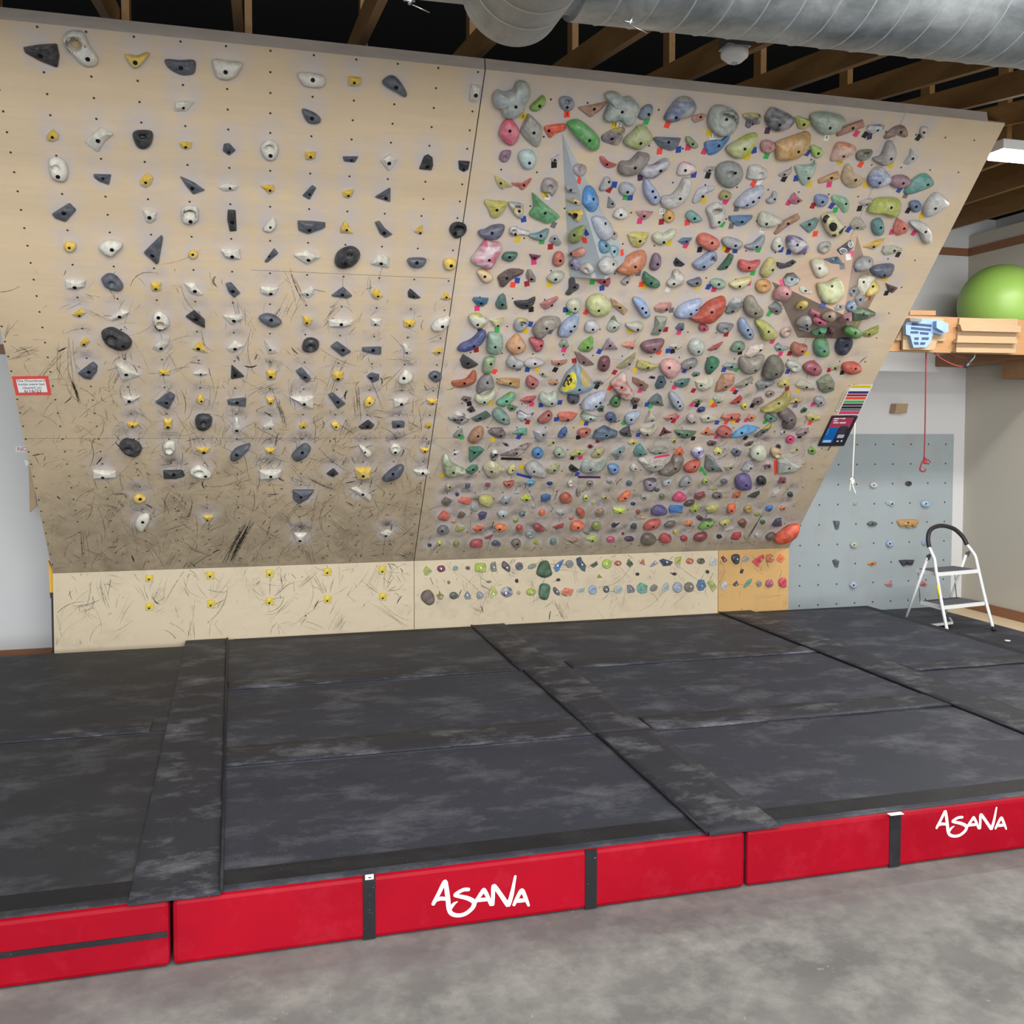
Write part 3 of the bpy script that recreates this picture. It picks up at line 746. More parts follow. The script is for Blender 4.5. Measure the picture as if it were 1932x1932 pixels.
for z, b0_, b1_ in ((0.50, 0.145, 0.385), (0.235, 0.07, 0.335)):
    bm = bmesh.new(); slab(bm, [LP(-0.235, b0_, z-0.03), LP(0.235, b0_, z-0.03), LP(0.22, b1_, z-0.03), LP(-0.22, b1_, z-0.03)], (0, 0, 1), 0.03); st = mesh_obj('step', bm, M['white_metal'], ld)
    bm = bmesh.new(); slab(bm, [LP(-0.222, b0_+0.015, z), LP(0.222, b0_+0.015, z), LP(0.205, b1_-0.012, z), LP(-0.205, b1_-0.012, z)], (0, 0, 1), 0.003); mesh_obj('tread_pad', bm, M['grey_rubber'], st)
bm = bmesh.new(); slab(bm, [LP(-0.17, 0.27, 0.02), LP(0.10, 0.27, 0.02), LP(0.15, 0.34, 0.04), LP(0.15, 0.48, 0.04), LP(-0.17, 0.48, 0.02)], (0, 0, 1), 0.02); bp_ = mesh_obj('foot_plate', bm, M['white_metal'], ld)
bm = bmesh.new(); slab(bm, [LP(-0.16, 0.285, 0.0425), LP(0.09, 0.285, 0.0425), LP(0.13, 0.35, 0.062), LP(0.13, 0.47, 0.062), LP(-0.16, 0.47, 0.0425)], (0, 0, 1), 0.003); mesh_obj('tread_pad', bm, M['grey_rubber'], bp_)

# ---------------------------------------------------------------- signs and left-hand bits
def on_board(pts, off=0.001, th=0.001):
    return [atB(x, y, off) for x, y in pts]
pts = [(22.4, 710), (90.7, 709), (96.9, 745), (30.3, 745.6)]
P4 = on_board(pts, 0.0004); ctr = sum(P4, Vector())/4
sg = empty('paper_sign', ctr, 'white notice with a red border at the left edge of the board', 'sign')
bm = bmesh.new(); slab(bm, P4, NB, 0.0018); mesh_obj('red_border', bm, plain('d4504c', 0.6), sg)
def inset(P, c, k, o): return [c+(p-c)*k+NB*o for p in P]
bm = bmesh.new()
xv = (P4[1]-P4[0]).normalized(); yv = (P4[0]-P4[3]).normalized(); wS, hS = (P4[1]-P4[0]).length, (P4[0]-P4[3]).length
slab(bm, [ctr+xv*(sx*(wS/2-0.018))+yv*(sy*(hS/2-0.02))+NB*0.0018 for sx, sy in ((-1, -1), (1, -1), (1, 1), (-1, 1))], NB, 0.0006)
mesh_obj('white_paper', bm, M['white'], sg)
ink = plain('3c4254', 0.6)
for k, (tx, szz) in enumerate((('The Moonboard', 0.0225), ('holds were last', 0.0225), ('cleaned on:', 0.0225), ('6/16/23', 0.030))):
    text('sign_text', tx, szz, ink, frame(xv, yv, ctr+yv*(0.036-0.0245*k)+NB*0.0028), sg)
# NOT sign on the wall behind
p0, p1 = atY(29.5, 842, WY-0.002), atY(60, 853, WY-0.002)
ns = empty('notice_sign', (p0+p1)/2, 'small white notice with red capitals, half hidden behind the left board edge', 'sign')
bx('sign_plate', (p0.x, WY-0.003, p1.z), (p1.x+0.05, WY-0.001, p0.z), M['white'], ns)
text('sign_text', 'NOT', (p0.z-p1.z)*0.95, plain('b02838', 0.6), frame((1, 0, 0), (0, 0, 1), (p0.x+0.01, WY-0.0035, (p0.z+p1.z)/2)), ns, 'LEFT')
bm = bmesh.new(); slab(bm, [atY(x, y, 0.45) for x, y in ((54, 868), (62, 880), (69, 955), (56, 967))], (0, 1, 0), 0.018)
tag(mesh_obj('plywood_offcut', bm, M['ply_edge']), 'narrow brown plywood piece standing out behind the left board edge', 'plywood piece')
bm = bmesh.new(); slab(bm, [atY(x, y, 0.5) for x, y in ((45, 869), (52, 868), (56, 874), (50, 881))], (0, 1, 0), 0.02)
tag(mesh_obj('wall_hook', bm, M['white']), 'small white plastic hook on the wall above the plywood piece', 'hook')
lv = empty('spirit_level', atY(97, 1100, 0.06), 'yellow spirit level with a black end, stood beside the left kick panel', 'spirit level')
bm = bmesh.new(); slab(bm, [atY(x, y, 0.06) for x, y in ((91, 1058), (101, 1080), (101, 1120), (94, 1120))], (0, 1, 0), 0.03); mesh_obj('level_body', bm, plain('e8b020', 0.5), lv)
bm = bmesh.new(); slab(bm, [atY(x, y, 0.058) for x, y in ((94, 1118), (101, 1118), (101, 1129), (95, 1129))], (0, 1, 0), 0.034); mesh_obj('end_cap', bm, M['black_rubber'], lv)
bx('level_leg', Vector((lv.location.x-0.005, lv.location.y+0.01, FLOOR)), lv.location+Vector((0.02, 0.03, -0.09)), M['black_rubber'], lv)

# colour chart strips and tablet at the right board edge
q = lambda x, y: (1530+x/13.8, 710+y/13.8)
ch = empty('tape_colour_chart', atB(*q(1150, 600), 0.01), 'white card with nine coloured tape strips at the right board edge', 'colour chart')
bm = bmesh.new(); slab(bm, on_board([q(1040, 225), q(1610, 225), q(1235, 1005), q(680, 1005)], 0.001), NB, 0.0015); mesh_obj('card', bm, M['white'], ch)
for y0, y1, h in ((238, 300, 'd8b820'), (388, 452, '26357c'), (465, 522, '9c2030'), (535, 605, 'e8503c'), (628, 690, '4ca850'), (705, 768, '483048'), (780, 838, '1e1e22'), (845, 898, '68686a'), (905, 985, 'd04070')):
    l0 = lambda y: 1050-(y-235)*0.455
    bm = bmesh.new(); slab(bm, on_board([q(l0(y0)+5, y0), q(l0(y0)+530, y0), q(l0(y1)+530, y1), q(l0(y1)+5, y1)], 0.0027), NB, 0.0005)
    mesh_obj('tape_strip', bm, plain(h, 0.5, 0, 0.08, 60), ch)
bm = bmesh.new(); tube(bm, spline([atB(*q(980, 330), 0.006), atB(*q(900, 380), 0.01), atB(*q(790, 600), 0.012), atB(*q(690, 840), 0.012), atB(*q(650, 890), 0.012), atB(*q(720, 860), 0.012), atB(*q(830, 640), 0.012), atB(*q(950, 390), 0.01)], 6), 0.003, 6)
tag(mesh_obj('string_loop', bm, M['white_rope']), 'thin white string loop hanging left of the coloured tape chart', 'string')
tb = empty('tablet', atB(1580, 812, 0.01), 'black-framed tablet with a pink and blue screen at the right board edge', 'tablet')
Q = [(540, 1020), (1200, 1010), (835, 1780), (175, 1785)]
bm = bmesh.new(); slab(bm, on_board([q(*p) for p in Q], 0.0004), NB, 0.0156); mesh_obj('tablet_body', bm, M['black_rubber'], tb)
def tq(u, v):  # 0..1 in tablet
    a = Vector((*Q[0], 0)); b_ = Vector((*Q[1], 0)); c_ = Vector((*Q[2], 0)); d_ = Vector((*Q[3], 0))
    p = (a*(1-u)+b_*u)*(1-v)+(d_*(1-u)+c_*u)*v
    return q(p.x, p.y)
def scr(u0, v0, u1, v1, h, o, nm, par, em=0.0):
    bm = bmesh.new(); slab(bm, on_board([tq(u0, v0), tq(u1, v0), tq(u1, v1), tq(u0, v1)], 0.0161+o), NB, 0.0003)
    mt = plain(h, 0.3, 0, 0.04, 30); return mesh_obj(nm, bm, mt, par)
sc_ = scr(0.1, 0.08, 0.93, 0.93, '24283a', 0, 'screen', tb)
scr(0.1, 0.08, 0.93, 0.42, 'a83c58', 0.0004, 'banner', sc_)
scr(0.1, 0.42, 0.52, 0.93, '0c62ae', 0.0004, 'blue_field', sc_)
scr(0.56, 0.36, 0.85, 0.70, '3c3840', 0.0008, 'picture', sc_)
scr(0.62, 0.66, 0.88, 0.77, 'b8b4c0', 0.0012, 'caption_box', sc_)
scr(0.14, 0.84, 0.46, 0.92, 'a8c8e0', 0.0008, 'caption_box', sc_)
for (u0, v0, u1, v1) in ((0.16, 0.09, 0.36, 0.13), (0.39, 0.09, 0.45, 0.12), (0.48, 0.09, 0.60, 0.13), (0.18, 0.165, 0.33, 0.20), (0.20, 0.235, 0.42, 0.27), (0.46, 0.235, 0.70, 0.275), (0.13, 0.48, 0.16, 0.50), (0.14, 0.55, 0.17, 0.57), (0.14, 0.62, 0.17, 0.64), (0.68, 0.86, 0.76, 0.90), (0.84, 0.85, 0.90, 0.90)):
    scr(u0, v0, u1, v1, 'e8dce0', 0.0008, 'text_line', sc_)
bm = bmesh.new(); tube(bm, spline([atB(*q(520, 1785), 0.008), atB(*q(500, 1850), 0.004), atB(*q(440, 1930), 0.004)], 5), 0.003, 6); mesh_obj('cable', bm, M['black_rubber'], tb)

HOLD_TABLE_L = """
@ 0 0 4.025
k f 172,365 290,345 430,337 450,430 436,523 300,470 182,405 b308,425
w o 475,290 510,245 590,235 640,260 680,350 740,440 735,490 680,512 620,490 540,400 480,330 h568,338,55 b666,450
y r 950,415 1040,428 1110,400 1135,412 1110,450 1050,512 1010,518 970,470 b1027,476
g f 1255,455 1365,462 1475,462 1485,530 1465,570 1390,578 1310,545 1262,505 b1374,516
w r 1617,455 1725,468 1838,480 1825,530 1790,580 1725,608 1650,590 1628,540 b1713,548
w f 1330,770 1480,772 1420,845 1322,846 b1393,820
y f 345,1040 400,980 445,1020 445,1060 400,1082 360,1075 b397,1043
w f 765,968 862,1022 790,1080 740,1165 645,1085 690,1030 b743,1070
k d 1007,1040 1020,1000 1085,990 1150,1000 1162,1050 1140,1110 1090,1135 1040,1115 h1082,1030,25
y f 1357,1080 1460,1082 1455,1125 1415,1142 1375,1125 b1410,1118
g f 1700,1095 1740,1090 1792,1145 1740,1187 1690,1150 b1738,1155
w d 370,1220 400,1198 450,1198 500,1240 518,1310 500,1370 460,1385 400,1360 375,1290 h427,1272,28 b440,1343
g f 708,1325 845,1328 828,1408 750,1380 712,1350 b782,1355
y f 1060,1370 1120,1313 1163,1350 1150,1400 1105,1432 1065,1410 b1106,1387
g f 1365,1340 1475,1390 1560,1450 1470,1483 1410,1410 b1460,1430
w f 1655,1425 1735,1388 1815,1415 1790,1445 1700,1455 b1747,1430
g f 390,1630 525,1545 580,1600 500,1692 420,1665 b484,1620
w f 1078,1595 1190,1615 1185,1670 1145,1700 1110,1690 b1135,1654
w d 1380,1590 1420,1567 1490,1570 1510,1620 1500,1680 1440,1708 1390,1690 1378,1640 h1440,1610,38 b1447,1684
k f 1730,1597 1790,1600 1798,1760 1745,1765 1725,1670 b1765,1690
@ 0 440 4.025
y r 485,90 520,65 570,75 578,110 550,142 500,138 b526,112
w r 750,110 790,70 850,57 920,75 925,110 880,150 845,180 790,160 b850,127
g f 1085,155 1225,18 1238,40 1205,230 1190,247 b1158,170
y r 1432,155 1465,128 1503,150 1495,185 1460,195 1435,180 b1464,163
w f 1675,130 1820,118 1830,200 1765,203 1710,190 b1763,180
w f 492,357 650,360 645,410 575,433 500,425 b567,413
g d 770,345 820,308 880,325 930,385 930,425 890,442 800,410 775,370 h850,380,26
y f 1143,378 1225,375 1225,435 1180,448 1148,438 b1183,425
w f 1397,378 1480,382 1545,470 1510,478 1440,455 b1480,442
g f 1712,385 1755,375 1828,460 1780,497 1735,450 b1768,442
y f 540,620 620,572 655,605 600,648 b602,627
w f 822,655 920,580 985,600 930,650 840,668 b908,636
w o 1160,640 1175,610 1220,600 1275,640 1285,700 1240,735 1185,725 1165,690 h1218,697,35 b1203,643
k f 1405,637 1475,588 1555,660 1557,727 1480,690 b1490,655
w f 1690,628 1835,620 1850,655 1755,700 b1776,666
y f 610,830 655,793 685,820 650,868 612,862 b638,845
k d 768,770 790,735 850,722 920,755 985,800 1000,850 960,888 880,885 800,840 h850,800,40 b935,860
w f 1150,875 1290,783 1285,840 1215,910 b1222,876
y f 1455,880 1520,820 1555,860 1583,915 1500,900 b1506,879
w f 1720,880 1780,815 1855,857 1790,900 1760,912 b1785,880
g f 587,1070 705,980 740,1010 735,1060 690,1118 640,1110 b675,1055
w f 880,1000 920,992 1068,1083 935,1133 900,1070 b958,1075
y f 1205,1040 1293,1040 1290,1080 1212,1083 b1240,1073
w f 1460,1070 1525,1035 1585,1070 1525,1090 b1525,1073
k f 1757,1000 1862,1095 1752,1113 b1785,1080
w f 928,1243 1070,1243 1010,1285 945,1307 b981,1278
g f 1173,1290 1290,1208 1333,1240 1280,1348 b1265,1290
y r 1497,1250 1525,1228 1555,1265 1530,1300 1497,1280 b1530,1278
g f 1725,1268 1870,1253 1868,1323 1730,1305 b1800,1288
y f 962,1440 1060,1440 1045,1470 1005,1488 970,1470 b1006,1468
y f 1240,1415 1310,1410 1308,1485 1275,1500 1243,1490 b1275,1475
k d 1480,1430 1500,1385 1560,1378 1608,1400 1605,1460 1560,1500 1500,1490 h1545,1440,25
w f 1785,1405 1805,1405 1840,1500 1800,1525 1762,1510 b1798,1500
k d 903,1615 930,1575 980,1567 1050,1595 1078,1640 1050,1690 1000,1697 930,1660 h975,1640,32
w d 1242,1610 1280,1582 1325,1590 1332,1650 1290,1690 1245,1665 h1285,1645,28
y f 1488,1632 1600,1628 1590,1665 1545,1685 1505,1665 b1548,1667
g r 1748,1700 1790,1640 1890,1605 1897,1625 1840,1690 1770,1735 b1798,1685
w f 700,1805 880,1812 885,1858 800,1872 703,1868 b780,1857
k f 1237,1808 1385,1805 1405,1850 1330,1870 1243,1868 b1320,1835
w d 1440,1810 1490,1768 1560,1785 1605,1830 1590,1858 1520,1860 1460,1840 h1513,1815,32 b1560,1848
@ 460 0 4.025
w r 418,555 605,577 603,660 470,655 430,620 b524,608
y f 793,580 895,590 890,650 850,663 793,655 b840,630
g r 1052,635 1100,580 1160,590 1220,670 1240,720 1220,738 1160,700 b1157,665
w f 1727,640 1805,655 1795,740 1765,783 1712,775 b1762,725
g r 442,830 530,855 580,895 580,930 530,942 475,920 b518,900
w d 128,1140 150,1085 200,1065 250,1090 265,1150 230,1215 170,1215 h198,1125,30 b203,1183
y f 462,1158 550,1155 545,1205 508,1220 466,1215 b508,1194
g f 750,1190 873,1190 845,1237 760,1228 b818,1218
w f 1035,1220 1115,1170 1168,1215 1102,1308 b1104,1241
k f 1330,1290 1370,1190 1400,1175 1435,1200 1440,1260 1425,1300 b1395,1265
k f 1630,1222 1720,1228 1705,1290 1670,1310 1635,1290 b1672,1285
y f 122,1410 230,1405 235,1450 195,1480 165,1450 b199,1447
g f 443,1490 520,1408 552,1430 500,1522 b500,1477
y f 748,1455 840,1440 820,1495 795,1512 752,1495 b795,1487
g f 990,1500 1115,1425 1115,1540 b1080,1505
w r 143,1740 215,1655 245,1690 240,1730 195,1765 b202,1727
g f 408,1680 520,1685 620,1695 620,1735 490,1783 415,1755 b498,1748
y f 735,1730 770,1675 840,1778 735,1772 b782,1747
g f 995,1690 1030,1680 1075,1740 1133,1785 1080,1812 1035,1780 b1067,1770
y f 1290,1762 1358,1705 1362,1770 1340,1787 b1340,1770
k d 1562,1755 1580,1705 1630,1688 1685,1710 1690,1760 1650,1800 1600,1808 h1640,1735,40 b1605,1775
@ 440 440 4.025
g f 235,220 310,115 345,155 255,228 b275,178
w f 455,170 560,130 665,185 560,243 b572,205
k d 770,210 800,140 890,102 950,130 965,180 920,245 840,270 785,255 h885,155,20 b852,232
w f 1040,238 1090,180 1150,160 1185,190 1185,268 b1124,231
g r 1330,195 1462,195 1450,245 1400,262 1340,248 b1395,225
y r 1600,210 1640,192 1690,205 1690,260 1640,282 1603,262 b1656,248
w f 207,410 350,415 320,468 260,478 212,455 b285,461
w f 508,460 585,405 615,420 610,465 570,498 545,480 b565,467
g f 740,480 835,410 907,480 870,500 b830,470
y f 1045,460 1090,415 1143,480 1100,510 1060,495 b1100,480
k f 1325,450 1345,422 1428,495 1380,502 1330,490 b1370,480
y f 1570,500 1617,447 1667,500 1620,512 b1620,488
g r 193,650 240,615 320,630 370,680 315,712 260,700 b288,660
y f 525,628 605,655 595,695 565,715 530,690 b560,683
w f 718,660 915,660 905,700 830,720 722,712 b821,694
w f 1047,650 1127,655 1120,705 1055,705 b1080,694
y f 1292,660 1387,665 1375,710 1335,725 1297,712 b1340,702
w r 1507,710 1550,660 1640,633 1640,690 1580,742 1520,740 b1590,710
w f 235,812 342,910 268,923 b282,887
k d 522,865 545,810 600,797 650,825 645,880 600,905 540,900 h590,862,30
g f 735,865 790,825 900,905 830,945 b835,888
g f 978,870 1125,865 1127,925 1075,922 980,900 b1063,890
w f 1285,845 1310,840 1360,905 1335,925 1300,915 b1320,908
y f 1505,905 1590,865 1590,910 1555,933 b1563,908
y f 250,1045 328,1045 322,1110 285,1120 253,1108 b285,1093
g f 472,1050 520,1022 595,1110 565,1142 520,1110 b545,1095
y f 750,1070 770,1052 840,1055 842,1105 800,1135 755,1115 b797,1108
g f 1013,1090 1050,1062 1110,1075 1110,1115 1060,1140 b1048,1100
w r 1253,1110 1310,1040 1368,1090 1320,1140 1270,1145 b1297,1102
g r 1487,1075 1530,1050 1580,1070 1580,1110 1540,1130 1495,1105 b1535,1090
y f 250,1250 318,1253 310,1300 285,1320 255,1290 b285,1292
w f 425,1245 612,1240 612,1335 560,1335 b540,1300
g f 718,1230 755,1213 858,1300 795,1343 b795,1283
y r 1000,1265 1040,1240 1077,1275 1040,1315 995,1312 b1036,1290
w f 1217,1262 1335,1258 1335,1285 1290,1315 1220,1327 b1278,1300
y f 1470,1260 1555,1260 1548,1298 1510,1310 1475,1298 b1513,1295
w f 222,1470 290,1422 315,1460 300,1490 240,1495 b283,1484
y f 500,1460 535,1430 567,1460 545,1490 505,1485 b535,1473
y r 742,1440 790,1435 815,1465 790,1498 755,1470 b782,1473
k f 950,1475 1025,1420 1075,1460 1050,1490 970,1492 b1020,1470
g f 1205,1430 1300,1430 1303,1475 1210,1487 b1255,1465
y f 1450,1470 1485,1425 1512,1460 1485,1493 b1487,1473
y f 238,1635 320,1635 315,1670 280,1683 240,1668 b283,1667
g r 450,1680 540,1603 590,1635 560,1690 490,1730 455,1715 b525,1668
w r 955,1605 1045,1660 1040,1697 1005,1690 b1002,1665
w d 1190,1635 1210,1605 1255,1605 1275,1640 1250,1678 1205,1675 h1232,1632,18 b1232,1667
y f 1418,1632 1495,1632 1480,1665 1455,1680 1425,1665 b1457,1658
w f 197,1805 370,1803 355,1860 290,1872 200,1875 b285,1850
k f 705,1830 760,1788 803,1830 755,1858 b757,1835
y f 918,1790 1055,1787 1045,1870 990,1882 940,1870 b988,1846
g r 1132,1870 1200,1800 1275,1762 1298,1790 1260,1850 1180,1883 b1215,1830
w f 1365,1803 1475,1797 1500,1820 1480,1840 1400,1843 b1440,1825
@ 440 860 4.025
g f 450,265 620,265 570,330 500,372 455,340 b515,315
w f 890,250 940,240 1055,315 1045,348 980,320 b985,295
w f 460,590 562,590 540,650 505,678 480,660 b507,647
w f 1118,590 1170,562 1212,580 1200,610 1155,635 b1160,610
@ 0 860 4.025
y r 1015,310 1060,293 1110,320 1100,345 1055,360 1018,345 b1065,330
w r 1022,520 1060,455 1120,445 1140,480 1110,540 1065,577 b1084,505
y f 1533,460 1590,450 1625,460 1600,500 1575,510 b1576,490
K f 1103,905 1165,905 1165,960 1103,960 b1130,938
K f 1567,880 1628,880 1628,940 1567,940 b1595,918
K f 1105,1118 1168,1118 1168,1178 1105,1178 b1132,1158
K f 1572,1097 1633,1097 1633,1157 1572,1157 b1600,1138
@ 440 860 4.025
K f 248,865 308,865 308,925 248,925 b276,905
K f 687,855 748,855 748,912 687,912 b714,890
K f 1105,840 1162,840 1162,900 1105,900 b1133,880
K f 248,1078 305,1078 305,1137 248,1137 b274,1118
K f 690,1062 747,1062 747,1120 690,1120 b715,1102
K f 1110,1042 1166,1042 1166,1100 1110,1100 b1136,1082
"""
